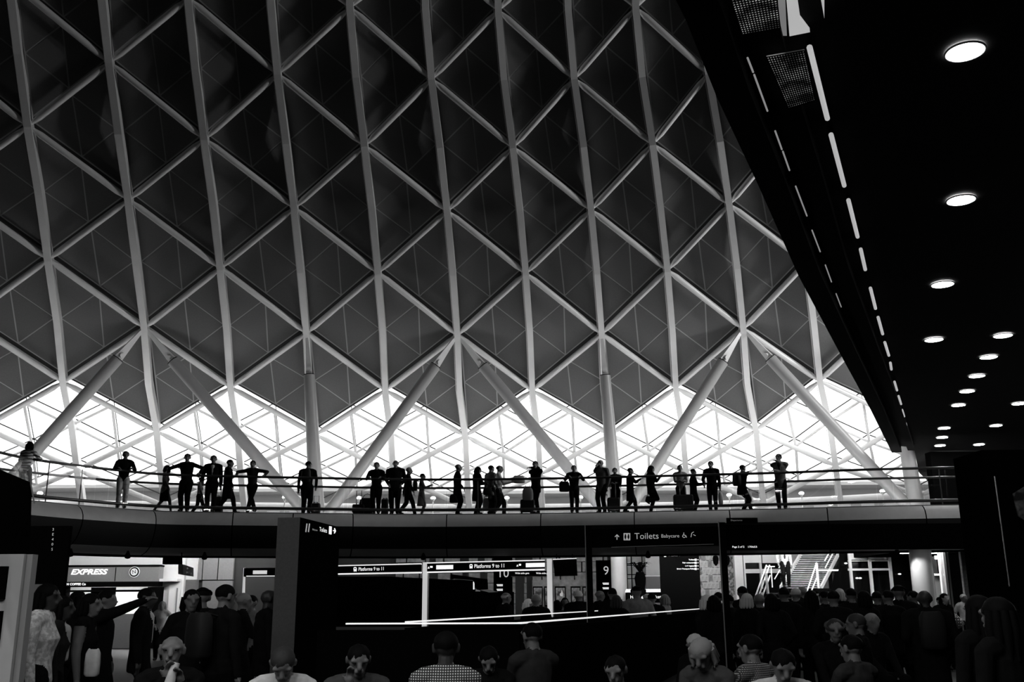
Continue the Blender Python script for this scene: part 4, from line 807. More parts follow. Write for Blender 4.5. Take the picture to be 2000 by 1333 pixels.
# ------------------------------------------------------------------ wire grilles over soffit openings; light from above put into glowing plates
def grille(corners, nx, ny, lab, glow):
    C4 = [Pz(x, y, SZ - .3) for x, y in corners]; g = empty('soffit_grille', sum(C4) / 4, lab, 'grille'); mb = MB()
    for i in range(nx + 1): a = C4[0] + (C4[1] - C4[0]) * i / nx; b = C4[3] + (C4[2] - C4[3]) * i / nx; mb.bar(a, b, .012, .008)
    for j in range(ny + 1): a = C4[0] + (C4[3] - C4[0]) * j / ny; b = C4[1] + (C4[2] - C4[1]) * j / ny; mb.bar(a, b, .010, .008)
    mk('wire_mesh', mb, BLACK, g, kind='stuff')
    mb = MB(); mb.prism([c + V(0, 0, .008) for c in C4], (0, 0, .01)); mk('glowing_plate', mb, glow, g)
def glowmat(name, s):
    m = emat(name, s); nt = m.node_tree; b = nt.nodes['Principled BSDF']; n = nt.nodes.new('ShaderNodeTexNoise'); n.inputs['Scale'].default_value = 4; n.inputs['Detail'].default_value = 2; t = nt.nodes.new('ShaderNodeTexCoord'); nt.links.new(t.outputs['Object'], n.inputs['Vector'])
    r = nt.nodes.new('ShaderNodeMapRange'); r.inputs['From Min'].default_value = .4; r.inputs['From Max'].default_value = .65; r.inputs['To Min'].default_value = .08 * s; r.inputs['To Max'].default_value = s; nt.links.new(n.outputs['Fac'], r.inputs['Value']); nt.links.new(r.outputs['Result'], b.inputs['Emission Strength']); b.inputs['Base Color'].default_value = (.01, .01, .01, 1); return m
grille([(1415, -40), (1510, -60), (1524, 55), (1450, 68)], 14, 26, 'wire grille with light behind it at the top of the frame', glowmat('bright_opening_glow', .5))
grille([(1497, 112), (1571, 99), (1592, 196), (1540, 212)], 14, 26, 'dimmer wire grille beside the first linear lamp', glowmat('dim_opening_glow', .3))
fx = empty('lit_wall_piece', Pz(1550, 30, SZ - .1), 'pale angular piece of lit wall seen past the lit grille at the top', 'lamp')  # lit wall beyond the opening, its light put into glowing plates
mb = MB(); pts = [Pz(x, y, SZ - .1) for x, y in ((1517, -40), (1532, -40), (1537, 70), (1524, 70))]; mb.prism(pts, (0, 0, .05)); mk('side_wall_glow', mb, emat('dim_wall_glow', .16), fx)
mb = MB(); pts = [Pz(x, y, SZ - .1) for x, y in ((1533, -40), (1552, -40), (1563, 38), (1582, 63), (1542, 71))]; mb.prism(pts, (0, 0, .05)); mk('wall_glow', mb, emat('lit_wall_glow', .42), fx)
mb = MB(); pts = [Pz(x, y, SZ - .1) for x, y in ((1600, -20), (1610, -20), (1610, 36))]; mb.prism(pts, (0, 0, .05)); mk('edge_glow', mb, emat('lit_wall_glow', .42), fx)

# ------------------------------------------------------------------ people
SKIN = mat('skin', .15, .55); SKIND = mat('dark_skin', .04, .5); SKINL = mat('pale_skin', .42, .55)
HAIRD = mat('dark_hair', .004, .7, spec=.05); HAIRG = mat('grey_hair', .24, .7); HAIRW = mat('white_hair', .7, .7); HAIRL = mat('fair_hair', .5, .6); HAIRM = mat('brown_hair', .025, .7)
def cloth(g): return mat('cloth_%03d' % int(g * 1000), g, .9, noise=.15, nscale=14, spec=.03)
SHOE = mat('dark_shoe', .01, .5)
CHECKD = pattern('woven_check_shirt', 'check', .75, .03, 52); CHECKS = pattern('fine_check_shirt', 'check', .45, .04, 60); CHECKM = pattern('plaid_shirt', 'check', .4, .05, 22)
WAVY = pattern('wavy_striped_top', 'wave', .75, .02, 3.4); LACE = pattern('lace_top', 'noise', .7, .42, 26)
TRAV = pattern('glass_flare_trousers', 'noise', .75, .45, 9)  # pale mottling on the trousers stands for flare off the balustrade glass

def ik(root, tgt, l1, l2, pole):
    root, tgt = V(root), V(tgt); d = tgt - root; L = np.linalg.norm(d); mx = (l1 + l2) * .995
    if L > mx: tgt = root + d / L * mx; d = tgt - root; L = mx
    u = d / (L + 1e-9); a = (l1 * l1 - l2 * l2 + L * L) / (2 * L + 1e-9); hh = math.sqrt(max(0, l1 * l1 - a * a))
    p = V(pole) - u * (V(pole) @ u); p = p / (np.linalg.norm(p) + 1e-9)
    return root + u * a + p * hh, tgt
POSES = {
 'stand': {}, 'lean': dict(ly=.16, lh=(-.12, .27, 'rail'), rh=(.12, .27, 'rail')), 'spread': dict(ly=.12, lh=(-.27, .17, 'rail'), rh=(.27, .17, 'rail'), el='out'),
 'spreadx': dict(ly=.12, lh=(-.27, .17, 'rail'), rh=(.27, .17, 'rail'), el='out', lf=(.06, 0, 0), rf=(-.05, -.12, .03)),
 'walk': dict(lf=(-.045, .15, 0), rf=(.045, -.17, .03), lh=(-.13, -.1, -.32), rh=(.13, .12, -.31)),
 'phone': dict(rh=(.03, .2, -.1), lh=(-.12, .02, -.33)), 'phonewalk': dict(rh=(.03, .22, -.07), lf=(-.045, .12, 0), rf=(.045, -.14, .03)),
 'legup': dict(rh=(.02, .2, -.08), rf=(.045, -.13, .22), ly=-.02), 'chin': dict(rh=(.03, .11, .045), lh=(.06, .13, -.13)),
 'mouth': dict(rh=(.02, .105, .055), lh=(.07, .12, -.15)), 'folded': dict(rh=(-.07, .11, -.12), lh=(.07, .12, -.14)),
 'hips': dict(rh=(.11, .03, -.23), lh=(-.11, .03, -.23), el='out'), 'case': dict(rh=(.15, .08, -.28)), 'hold': dict(rh=(.05, .2, -.17), lh=(-.05, .2, -.17)),
 'read': dict(rh=(.1, .22, -.13), lh=(-.1, .22, -.13), lf=(-.045, .1, 0), rf=(.045, -.12, .02)),
 'lunge': dict(lf=(-.06, .26, .0), rf=(.05, -.05, 0), hz=.44, ly=.12, rh=(.03, .1, .03), lh=(-.05, .12, -.25)),
 'point': dict(rh=(.04, .33, .13), lh=(-.12, .05, -.31)), 'pocket': dict(rh=(.12, .05, -.26), lh=(-.12, .05, -.26)),
 'sit': dict(hz=.26, sit=1, rh=(.07, .2, -.26), lh=(-.07, .2, -.26)), 'siteat': dict(hz=.26, sit=1, rh=(.03, .13, -.0), lh=(-.03, .14, -.02), ly=.06),
 'sitface': dict(hz=.26, sit=1, rh=(.045, .11, .0), lh=(-.05, .2, -.24), ly=.12), 'bend': dict(hz=.26, sit=1, ly=.3, rh=(.06, .16, -.25), lh=(-.06, .16, -.25)),
 'lookup': dict(rh=(.03, .1, .085), lh=(-.12, 0, -.32)),
}
def person(pos, h, rz, label, pose='stand', top=None, bottom=None, skin=None, hair='short', hairm=None, group=None, sex='m', garment='shirt', vox=None, yaw=0.0, nod=0.0, collar=None, build=1.0, rail=None, bald=False, eyes=False):
    ps = dict(POSES[pose]); top = top or cloth(.007); bottom = bottom or cloth(.005); skin = skin or SKIN; hairm = hairm or HAIRD
    dist = float(np.linalg.norm(V(pos) - CAM)); vox = vox or (.0165 if dist > 26 and pos[2] > 2 else .024 if dist > 14 else .013 if dist > 10.6 else .0098)
    grow = vox * .22; prims = []   # (type, data, material)
    def cap(a, ra, b, rb, m): prims.append((V(a) * h, ra * h + grow, V(b) * h, rb * h + grow, m))
    sw = (.118 if sex == 'm' else .1) * build; hz = ps.get('hz', .52); ly = ps.get('ly', 0.0); lx = ps.get('lx', 0.0)
    sp = V(lx, ly, 1); sp = sp / np.linalg.norm(sp); hip = V(0, -ly * .12, hz); shc = hip + sp * .295; nb = hip + sp * .325
    MT, MBm, MS, MK, MC = 1, 2, 3, 0, 4
    lofts = []
    def loft(rings, m): lofts.append((rings, m))
    fwd = np.cross(V(1, 0, 0), sp); fwd = fwd / np.linalg.norm(fwd); fwd = fwd if fwd[1] > 0 else -fwd
    def ring(t, hw, hd, off=0.0): return (hip + sp * t + fwd * off, hw * build, hd * build)
    if sex == 'm': R = [ring(-.075, .07, .06), ring(-.03, .093, .073, -.005), ring(.05, .086, .066), ring(.13, .094, .07, .004), ring(.21, .108, .072, .004), ring(.265, .112, .062), ring(.3, .085, .05), ring(.33, .042, .042)]
    else: R = [ring(-.075, .075, .06), ring(-.03, .099, .076, -.008), ring(.06, .074, .06), ring(.12, .078, .062, .004), ring(.19, .092, .076, .012), ring(.255, .094, .058), ring(.3, .07, .046), ring(.33, .036, .038)]
    if ps.get('sit'): R = R[1:]
    loft(R, MT)
    if garment == 'jacket': loft([ring(-.115, .102, .082), ring(-.06, .106, .082), ring(.05, .094, .074), ring(.15, .104, .08), ring(.24, .122, .078), ring(.29, .098, .058), ring(.315, .06, .05)], MT)
    if garment == 'coat': loft([ring(-.24, .115, .095), ring(-.12, .11, .088), ring(.05, .098, .078), ring(.15, .106, .082), ring(.24, .124, .08), ring(.29, .1, .06), ring(.315, .06, .05)], MT)
    if garment == 'dress': loft([ring(-.27, .125, .11), ring(-.16, .115, .095), ring(-.04, .1, .08), ring(.05, .08, .066)], MT)
    if garment == 'skirt': loft([ring(-.26, .1, .09), ring(-.12, .105, .085), ring(.0, .095, .075), ring(.04, .08, .065)], MBm)
    # legs
    bare = garment in ('dress', 'skirt'); lm_ = MK if bare else MBm; kr = .036 if bare else .045; ar = .021 if bare else .034
    for s, key in ((-1, 'lf'), (1, 'rf')):
        hp = hip + V(s * .052 * build, 0, -.01)
        if ps.get('sit'):
            kn = hip + V(s * .075, .24, .0); an = V(s * .075, .25, .045); an[1] += hip[1]
        else:
            f = V(*ps.get(key, (s * .052, 0, 0))); an = f + V(0, 0, .042); kn, an = ik(hp, an, .245, .245, V(s * .05, 1, 0))
        cap(hp, .06 * build, kn, kr * build, lm_ if ps.get('sit') or not bare else lm_); cap(kn, kr * build, an, ar, lm_)
        ft = an + V(s * .012, .085, -.022); hl = an + V(0, -.02, -.02)
        if an[2] > .12: ft = an + V(0, .05, -.07)
        cap(hl, .023, ft, .019, MS)
    # arms
    for s, key in ((-1, 'lh'), (1, 'rh')):
        sh = shc + V(s * sw, 0, -.012); t = ps.get(key)
        if t is None: t = (s * (sw + .035), .02, -.335)
        tz = (rail / h if rail else .66) + .028 if t[2] == 'rail' else shc[2] + t[2]
        tgt = V(t[0], (hip[1] + t[1]) if t[2] == 'rail' else shc[1] + t[1], tz)
        pole = V(s * 1.0, -.35, .15) if ps.get('el') == 'out' else V(s * .6, -1, -.5)
        el, wr = ik(sh, tgt, .172, .15, pole)
        sl = .040 if garment in ('jacket', 'coat') else .034
        slm = MT if garment != 'tank' else MK
        cap(shc + V(s * sw * .6, 0, -.005), .045 * build, sh, sl * 1.1, MT); cap(nb - sp * .012, .036, shc + V(s * sw * .8, 0, .0), .04, MT); cap(sh, sl * 1.08, el, sl * .86, slm); cap(el, sl * .86, wr, .024 if slm == MT else .019, slm)
        d = wr - el; d = d / (np.linalg.norm(d) + 1e-9); side = np.cross(d, V(0, 0, 1)); side = side / (np.linalg.norm(side) + 1e-9)
        if t[2] == 'rail': d = V(-s * .6, .75, -.25); d = d / np.linalg.norm(d); side = np.cross(d, V(0, 0, 1))
        fr = max(.0052, .55 * vox / h); pn = np.cross(side, d); cap(wr, .017, wr + d * .03, .019, MK)
        near = dist < 14
        for k, q in enumerate((-1.5, -.5, .5, 1.5)):
            L = (.05, .058, .062, .052)[k]; b0 = wr + d * .036 + side * q * .0085; m1 = b0 + d * L * .5 - pn * .006; cap(b0, fr, m1, fr * .95, MK); cap(m1, fr * .95, m1 + d * L * .42 - pn * .02, fr * .85, MK)
        cap(wr + d * .012 + side * .014, fr * 1.1, wr + d * .04 + side * .032, fr, MK)
        ps[key + '_w'] = wr + d * .04
    # neck and head
    cy, sy = math.cos(yaw), math.sin(yaw); cn, sn = math.cos(nod), math.sin(nod)
    Rh = np.array([[cy, -sy, 0], [sy, cy, 0], [0, 0, 1]]) @ np.array([[1, 0, 0], [0, cn, sn], [0, -sn, cn]])
    hb = nb + V(0, .006, .028); HS = 1.09; hc = hb + Rh @ V(0, .012, .057)
    cap(nb - sp * .03, .036, hb + V(0, 0, .02), .031, MK)
    if collar: cap(nb - sp * .035 + fwd * .012, .042, nb - sp * .005, .037, MC); cap(shc + fwd * .066 - sp * .19, .014, shc + fwd * .05 - sp * .02, .033, MC)
    def hp_(x, y, z): return hc + Rh @ V(x, y, z) * HS
    def hcap(a_, ra, b_, rb, m): cap(a_, ra * HS, b_, rb * HS, m)
    hcap(hp_(0, -.012, .012), .046, hp_(0, .012, .014), .043, MK); hcap(hp_(0, .01, -.01), .04, hp_(0, .02, -.045), .028, MK); hcap(hp_(0, .03, -.05), .02, hp_(0, .028, -.055), .018, MK)
    hcap(hp_(0, .05, .008), .008, hp_(0, .063, -.014), .0105, MK); hcap(hp_(-.03, .045, .014), .0085, hp_(.03, .045, .014), .0085, MK); hcap(hp_(-.012, .05, -.033), .008, hp_(.012, .05, -.033), .008, MK)
    for s in (-1, 1): hcap(hp_(s * .045, -.005, .008), .011, hp_(s * .046, -.008, -.012), .008, MK)
    # mesh of all primitives
    mb = MB()
    for a, ra, b, rb, m in prims:
        ax = b - a; L = np.linalg.norm(ax); 
        if L < 1e-6: ax = V(0, 0, 1); L = 1e-6
        u = ax / L; pts = [a - u * ra * .98, a - u * ra * .7, a, b, b + u * rb * .7, b + u * rb * .98]; mb.tube(pts, [ra * .2, ra * .71, ra, rb, rb * .71, rb * .2], 10)
    for rings, m in lofts:
        n = 16; vs = []
        rr = [(c - (rings[1][0] - rings[0][0]) * .0, a, b) for c, a, b in rings]
        for c, a, b in rr:
            for k in range(n): q = 2 * math.pi * k / n; vs.append((c + V(1, 0, 0) * a * math.cos(q) * (1 + .0) + fwd * b * math.sin(q)) * h)
        fs = [(i * n + k, i * n + (k + 1) % n, (i + 1) * n + (k + 1) % n, (i + 1) * n + k) for i in range(len(rr) - 1) for k in range(n)]
        fs += [tuple(range(n))[::-1], tuple(range((len(rr) - 1) * n, len(rr) * n))]; mb.add(vs, fs)
    me = bpy.data.meshes.new('tmp'); me.from_pydata(mb.v, [], mb.f); me.update()
    t_ = bpy.data.objects.new('tmp', me); md = t_.modifiers.new('r', 'REMESH'); md.mode = 'VOXEL'; md.voxel_size = vox; md.use_smooth_shade = True
    sm = t_.modifiers.new('s', 'SMOOTH'); sm.factor = .5; sm.iterations = 1
    out = evaluated_mesh(t_); bpy.data.objects.remove(t_); bpy.data.meshes.remove(me)
    nf = len(out.polygons); ce = np.empty(nf * 3); out.polygons.foreach_get('center', ce); ce = ce.reshape(-1, 3)
    best = np.full(nf, 1e9); mi = np.zeros(nf, dtype=np.int32)
    def upd(dd, m):
        k = dd < best; best[k] = dd[k]; mi[k] = m
    for a, ra, b, rb, m in prims:
        ab = b - a; L2 = ab @ ab + 1e-12; t = np.clip((ce - a) @ ab / L2, 0, 1); q = a + t[:, None] * ab; upd(np.linalg.norm(ce - q, axis=1) - (ra + (rb - ra) * t), m)
    for rings, m in lofts:
        for (c0, a0, b0), (c1, a1, b1) in zip(rings[:-1], rings[1:]):
            a = c0 * h; ab = (c1 - c0) * h; L2 = ab @ ab + 1e-12; t = np.clip((ce - a) @ ab / L2, 0, 1); q = ce - (a + t[:, None] * ab); ex = q[:, 0]; ey = q @ fwd; ez = np.linalg.norm(q - np.outer(ex, V(1, 0, 0)) - np.outer(ey, fwd), axis=1)
            A = (a0 + (a1 - a0) * t) * h; B = (b0 + (b1 - b0) * t) * h; rr = np.sqrt((ex / A) ** 2 + (ey / B) ** 2) + 1e-9; upd((1 - 1 / rr) * np.hypot(ex, ey) * 1.0 + ez - .004, m)
    out.materials.clear()
    for m in (skin, top, bottom, SHOE, collar or top): out.materials.append(m)
    out.polygons.foreach_set('material_index', mi.tolist()); out.polygons.foreach_set('use_smooth', [True] * nf); out.update(); out.name = 'person'
    o = bpy.data.objects.new('person', out); COL.objects.link(o); o.location = tuple(map(float, pos)); o.rotation_euler = (0, 0, rz); props(o, label, 'person', group)
    # hair
    if hair != 'none':
        hm = MB(); n = 16; m_ = 9; vs = []; fs = []; tl = {'short': .60, 'long': .66, 'bald': .55, 'hat': .5, 'bob': .64}.get(hair, .6)
        for i in range(m_ + 1):
            th = math.pi * tl * i / m_
            for k in range(n):
                q = 2 * math.pi * k / n; frt = math.sin(q); t2 = th * (1 - .30 * max(0, frt)) ; sc_ = 1.0 + .03 * math.sin(5 * q + i)
                if hair == 'bald': t2 = math.pi * (.42 + .2 * i / m_) * (1 - .1 * max(0, frt))
                tk = 1.0 - .05 * (i / m_) ** 3
                if hair == 'bald' and frt > .25: tk = .8
                sc_ *= tk; p = V(.0515 * math.sin(t2) * math.cos(q) * sc_, -.004 + .0605 * math.sin(t2) * math.sin(q) * sc_, .014 + .051 * math.cos(t2) * sc_); vs.append((hc + Rh @ p * HS) * h)
        for i in range(m_):
            for k in range(n): fs.append((i * n + k, i * n + (k + 1) % n, (i + 1) * n + (k + 1) % n, (i + 1) * n + k))
        hm.add(vs, fs, 0, True)
        if hair in ('long', 'bob'):
            L = .16 if hair == 'long' else .075
            for i in range(7):
                q = math.pi * (1.0 + i / 6.0); b = V(.045 * math.cos(q), -.008 + .05 * math.sin(q), 0) * HS; a0 = (hc + Rh @ (b + V(0, 0, .02))) * h; a1 = (hc + Rh @ (b * 1.12 + V(0, 0, -.05))) * h; a2 = (hc + Rh @ (b * 1.1) + V(0, -.004, -L)) * h; hm.tube([a0, a1, a2], [.016 * h, .02 * h, .008 * h], 8)
        if hair == 'hat': hm.tube([(hc + Rh @ V(.0, .0, .022)) * h, (hc + Rh @ V(0, .004, .03)) * h], [.069 * h, .067 * h], 16)
        vv = V(*hm.v[0]); ho = MB(); ho.v = hm.v; ho.f = hm.f; ho.m = hm.m; ho.sm = hm.sm
        me = bpy.data.meshes.new('hair'); me.from_pydata(hm.v, [], hm.f); me.materials.append(hairm); me.polygons.foreach_set('use_smooth', hm.sm); me.update(); x = bpy.data.objects.new('hat' if hair == 'hat' else 'hair', me); COL.objects.link(x); x.parent = o
    if eyes:
        for s in (-1, 1):
            e = MB(); e.ball((hc + Rh @ V(s * .018, .0465, .006) * HS) * h, .0075 * h, .006 * h, .005 * h, 8); me = bpy.data.meshes.new('eye'); me.from_pydata(e.v, [], e.f); me.materials.append(BLACK); me.update(); x = bpy.data.objects.new('eye', me); COL.objects.link(x); x.parent = o
    c_, s_ = math.cos(rz), math.sin(rz)
    def W(p): p = V(p) * h; return V(pos) + V(c_ * p[0] - s_ * p[1], s_ * p[0] + c_ * p[1], p[2])
    o_hands = (W(ps['lh_w']), W(ps['rh_w']))
    return dict(o=o, hands=o_hands, W=W, chest=W(shc), hip=W(hip), rz=rz, h=h)
DEG = math.pi / 180
FACE = {'B': 0, 'F': 180, 'R': -90, 'L': 90}
def bal(px, ytop, off, face, label, pose='stand', hmin=1.5, **k):
    s = rim_s(px); p, t, n = rimat(s)
    p = p + n * off; xx = p[0]; 
    # keep the picture column when standing further back
    q = Py(px, 990, p[1]); p = V(q[0], p[1]); top_z = Py(px, ytop, p[1])[2]; h = min(1.95, max(hmin, (top_z - FLZ) / .99))
    rz = (FACE[face] if isinstance(face, str) else face) * DEG
    return person((p[0], p[1], FLZ + .012), h, rz, label, pose, rail=1.19, group='people on the walkway', **k)
def gnd(px, ytop, Y, face, label, pose='stand', h=None, group='crowd on the concourse', **k):
    q = Py(px, ytop, Y); sit = 'hz' in POSES[pose] and POSES[pose].get('sit')
    if h is None: h = q[2] / .99 if not sit else min(1.95, q[2] / (.733 - .045 * POSES[pose].get('ly', 0) / .3))
    z0 = 0.0
    rz = (FACE[face] if isinstance(face, str) else face) * DEG
    return person((q[0], Y, max(0, z0) + .012), h, rz, label, pose, group=group, **k)
# ------------------------------------------------------------------ luggage
BAGM = mat('black_luggage', .01, .7); PLAS = mat('white_plastic_bag', .62, .5, noise=.15, nscale=10); PAPER = mat('newsprint', .5, .9, noise=.3, nscale=25); PALEBAG = mat('pale_canvas_bag', .4, .8)
def suitcase(px, ytop, ybot, wpx, off, label, ground=None, handle=0, m=BAGM):
    if ground is None:
        s = rim_s(px); p, t, n = rimat(s); Y = (p + n * off)[1]; z0 = FLZ
    else: Y = ground; z0 = 0
    X = px_(px, ytop, Y); z1 = pz_(px, ytop, Y); w_ = wpx * Y / F; hh = max(.3, z1 - z0); r = empty('suitcase', (X, Y, z0), label, 'suitcase', 'luggage on the walkway' if ground is None else 'luggage on the concourse')
    mb = MB(); d_ = .26; a, b = w_ / 2, d_ / 2; pr = [(-a + .04, -b), (a - .04, -b), (a, -b + .04), (a, b - .04), (a - .04, b), (-a + .04, b), (-a, b - .04), (-a, -b + .04)]
    mb.sweep([((X, Y, z0 + zz), (q, 0, 0), (0, q, 0)) for zz, q in ((.06, .9), (.1, 1), (hh - .05, 1), (hh, .9))], pr); mk('shell', mb, m, r)
    for s in (-1, 1):
        mb = MB(); mb.tube([(X + s * (a - .05), Y - .03, z0 + .035), (X + s * (a - .05), Y + .03, z0 + .035)], .035, 10); mk('wheel', mb, BLACK, r)
    mb = MB(); mb.tube([(X - .06, Y, z0 + hh), (X - .06, Y, z0 + hh + .04), (X + .06, Y, z0 + hh + .04), (X + .06, Y, z0 + hh)], .014, 8); mk('carry_handle', mb, BLACK, r)
    if handle:
        zt = pz_(px, handle, Y); mb = MB(); mb.tube([(X - .09, Y + .08, z0 + hh), (X - .09, Y + .08, zt), (X + .09, Y + .08, zt), (X + .09, Y + .08, z0 + hh)], .013, 8); mk('trolley_handle', mb, STEEL, r)
    return r
def bag(p, size, label, m=BAGM, kind='handbag', strap_to=None, rz=0.0):
    w_, d_, hh = size; r = empty(kind, p, label, 'bag', None); c, s = math.cos(rz), math.sin(rz); mb = MB(); pr = []
    for k in range(14): q = 2 * math.pi * k / 14; cc, ss = math.cos(q), math.sin(q); pr.append((w_ / 2 * math.copysign(abs(cc) ** .6, cc), d_ / 2 * math.copysign(abs(ss) ** .6, ss)))
    mb.sweep([(V(p) + V(0, 0, zz * hh), (c * q, s * q, 0), (-s * q, c * q, 0)) for zz, q in ((0, .75), (.08, 1), (.5, 1.03), (.85, .95), (1, .72))], pr, smooth=True); mk('body', mb, m, r)
    tp = V(p) + V(0, 0, hh); e = V(strap_to) if strap_to is not None else tp + V(0, 0, .16); x = V(c, s, 0) * w_ * .3
    mb = MB(); mb.tube([tp - x, tp - x * .6 + (e - tp) * .7, e, tp + x * .6 + (e - tp) * .7, tp + x], .012, 6); mk('strap', mb, m, r)
    return r
def backpack(P, label, m=BAGM, sc=1.0):
    c = P['chest']; rz = P['rz']; b = V(math.sin(rz), -math.cos(rz), 0); p = c + b * (.115 * P['h'] + .06) - V(0, 0, .42 * sc); return bag(p, (.32 * sc, .2 * sc, .46 * sc), label, m, 'backpack', strap_to=c - V(0, 0, .02), rz=rz)
def handbag(P, side, size, label, m=BAGM, kind='handbag'):
    h = P['hands'][side]; return bag(h - V(0, 0, size[2] + .14), size, label, m, kind, strap_to=h)
c = cloth
# ------------------------------------------------------------------ people on the walkway
P1 = bal(42, 868, .62, 'B', 'woman seen from behind in wavy striped top at the near end of the walkway', 'lean', top=WAVY, bottom=c(.3), sex='f', hair='bob', hmin=1.7)
P2 = bal(236, 884, .42, 205, 'man leaning on the rail in dark top and trousers pale with painted glass flare', 'lean', bottom=TRAV)
P3 = bal(319, 911, 1.5, 'R', 'woman in plaid shirt and dark skirt walking behind the rail', 'walk', top=CHECKM, sex='f', garment='skirt', hair='bob')
P4 = bal(360, 889, .45, 'F', 'broad man in black with both elbows wide on the rail', 'spread', build=1.08, yaw=.2)
P5 = bal(388, 934, 2.0, 'R', 'small person in pale plaid shirt half hidden behind the suited man', 'walk', top=CHECKM, sex='f', hmin=1.35, hair='short')
P6 = bal(411, 892, .6, 190, 'man in black suit and white shirt at the rail', 'case', garment='jacket', collar=c(.7))
P7 = bal(442, 900, .9, 'R', 'man in long dark coat facing along the walkway', 'walk', garment='coat')
P8 = bal(490, 902, .45, 'F', 'man with arms spread on the rail and ankles crossed', 'spreadx', top=c(.03))
P9 = bal(598, 903, .9, 'B', 'tall man with a backpack seen from behind before the white column', 'case', build=1.1, yaw=-.5); backpack(P9, 'black backpack on the tall man before the white column')
P10 = bal(734, 905, .42, 'F', 'man leaning on his forearms at the rail beside the big rucksack', 'lean', build=1.08)
P11 = bal(771, 901, .7, 'F', 'bald broad man in black standing beside the leaning man', 'pocket', build=1.12, hair='none', garment='jacket')
P12 = bal(796, 915, 1.2, 'R', 'grey-haired man in dark jacket striding along the walkway', 'walk', garment='jacket', hair='short', hairm=HAIRG)
P13 = bal(823, 927, 1.4, 'R', 'woman in pale dress with a small backpack holding a phone', 'phone', top=c(.35), sex='f', garment='dress', hair='hat', hmin=1.45); backpack(P13, 'small dark backpack on the woman in the pale dress', sc=.8)
P14 = bal(893, 909, .9, -80, 'grey-haired man in black suit with a document case', 'case', garment='jacket', hairm=HAIRG); bag(P14['hands'][0] - V(.12, 0, .34), (.34, .12, .3), 'black document case carried by the man in black suit', kind='briefcase', strap_to=P14['hands'][0])
P15 = bal(931, 913, .5, -60, 'woman in black with a shoulder bag looking down', 'hold', sex='f', hair='long', nod=.3, garment='coat'); handbag(P15, 1, (.3, .16, .26), 'dark shoulder bag of the woman looking down')
P16 = bal(958, 911, 1.4, -50, 'bearded man in a light check jacket holding a carrier bag', 'case', top=CHECKM, garment='jacket'); handbag(P16, 0, (.28, .16, .42), 'white plastic carrier bag held by the man in check jacket', PLAS, 'carrier_bag')
P17 = bal(974, 910, 2.2, 'R', 'balding man in pale shirt striding with an open newspaper', 'read', top=c(.5), hair='bald')
np_ = empty('newspaper', (P17['hands'][0] + P17['hands'][1]) / 2, 'open newspaper held by the striding man', 'newspaper'); hm = (P17['hands'][0] + P17['hands'][1]) / 2 + V(.1, 0, .03)
for s in (-1, 1): mb = MB(); mb.prism([hm + V(-.18, -.02 * s, -.1), hm + V(.2, -.1 * s, -.06), hm + V(.22, -.1 * s, .16), hm + V(-.16, -.02 * s, .1)], (0, .008, 0)); mk('page', mb, PAPER, np_)
P18 = bal(1047, 903, .8, 140, 'man in dark suit with one hand at his mouth', 'mouth', garment='jacket', yaw=.5); bag(P18['hands'][0] + V(-.28, -.12, -.18), (.42, .12, .27), 'white bag with a round emblem held by the man with hand at mouth', PLAS, 'tote_bag', strap_to=P18['hands'][0])
P19 = bal(1122, 911, .48, 'F', 'man leaning with folded arms on the rail, shoulder bag at his side', 'lean', garment='jacket'); bag(P19['hip'] + V(-.34, 0, -.12), (.36, .16, .36), 'black shoulder bag hanging beside the man with folded arms', kind='shoulder_bag', strap_to=P19['chest'])
P20 = bal(1176, 901, .7, 150, 'tall man in a pale jacket holding his face', 'lookup', top=c(.12), garment='jacket', hairm=HAIRG)
P21 = bal(1203, 916, 1.15, 170, 'dark-haired man in T-shirt behind the upright case', 'hold')
P22 = bal(1232, 916, 1.1, 'R', 'man in long dark coat walking with a phone', 'phonewalk', garment='coat')
P23 = bal(1273, 911, .9, -70, 'long-haired woman with one foot raised looking at her phone', 'legup', sex='f', hair='long', nod=.2, garment='jacket'); handbag(P23, 0, (.26, .12, .22), 'dark handbag of the woman with one foot raised')
P24 = bal(1331, 911, .9, 'F', 'person in pale grey jumper resting on tall case handles', 'hold', top=c(.25), hair='short')
P25 = bal(1356, 918, 1.3, 'R', 'man in black coat with camera strap facing along the walkway', 'hold', garment='coat', hair='hat')
P26 = bal(1393, 903, .8, 165, 'man in black leather jacket holding a carrier bag', 'case', garment='jacket', yaw=-.3); handbag(P26, 0, (.14, .2, .4), 'pale carrier bag held by the man in leather jacket', PLAS, 'carrier_bag')
P27 = bal(1452, 917, 1.0, -60, 'young man in jacket resting one leg forward, hand at chin', 'lunge', garment='jacket', collar=c(.7), hmin=1.75); backpack(P27, 'dark rucksack on the young man with one leg forward'); handbag(P27, 0, (.26, .16, .36), 'clear carrier bag held by the young man with a rucksack', PLAS, 'carrier_bag')
P28 = bal(1528, 889, .8, 160, 'man in open grey jacket with hand at chin apart from the others', 'chin', top=c(.14), garment='jacket', collar=c(.02), yaw=-.4, nod=-.15)
suitcase(425, 971, 1000, 21, 1.5, 'black case with raised handle between the suited man and the coated man', handle=942)
suitcase(617, 984, 1003, 17, .7, 'small black case beside the tall man with backpack', handle=969)
suitcase(700, 986, 1004, 22, .6, 'small black case with tall handle beside the big rucksack', handle=959)
suitcase(752, 976, 1000, 13, 1.2, 'small black case between the leaning man and the bald man', handle=974)
bag(V(px_(718, 990, 35.6), 35.5, FLZ), (.58, .36, .62), 'big black rucksack standing at the feet of the leaning man', kind='rucksack')
suitcase(1030, 977, 1003, 28, .34, 'black trolley case under the pale bag beside the man with hand at mouth', handle=950)
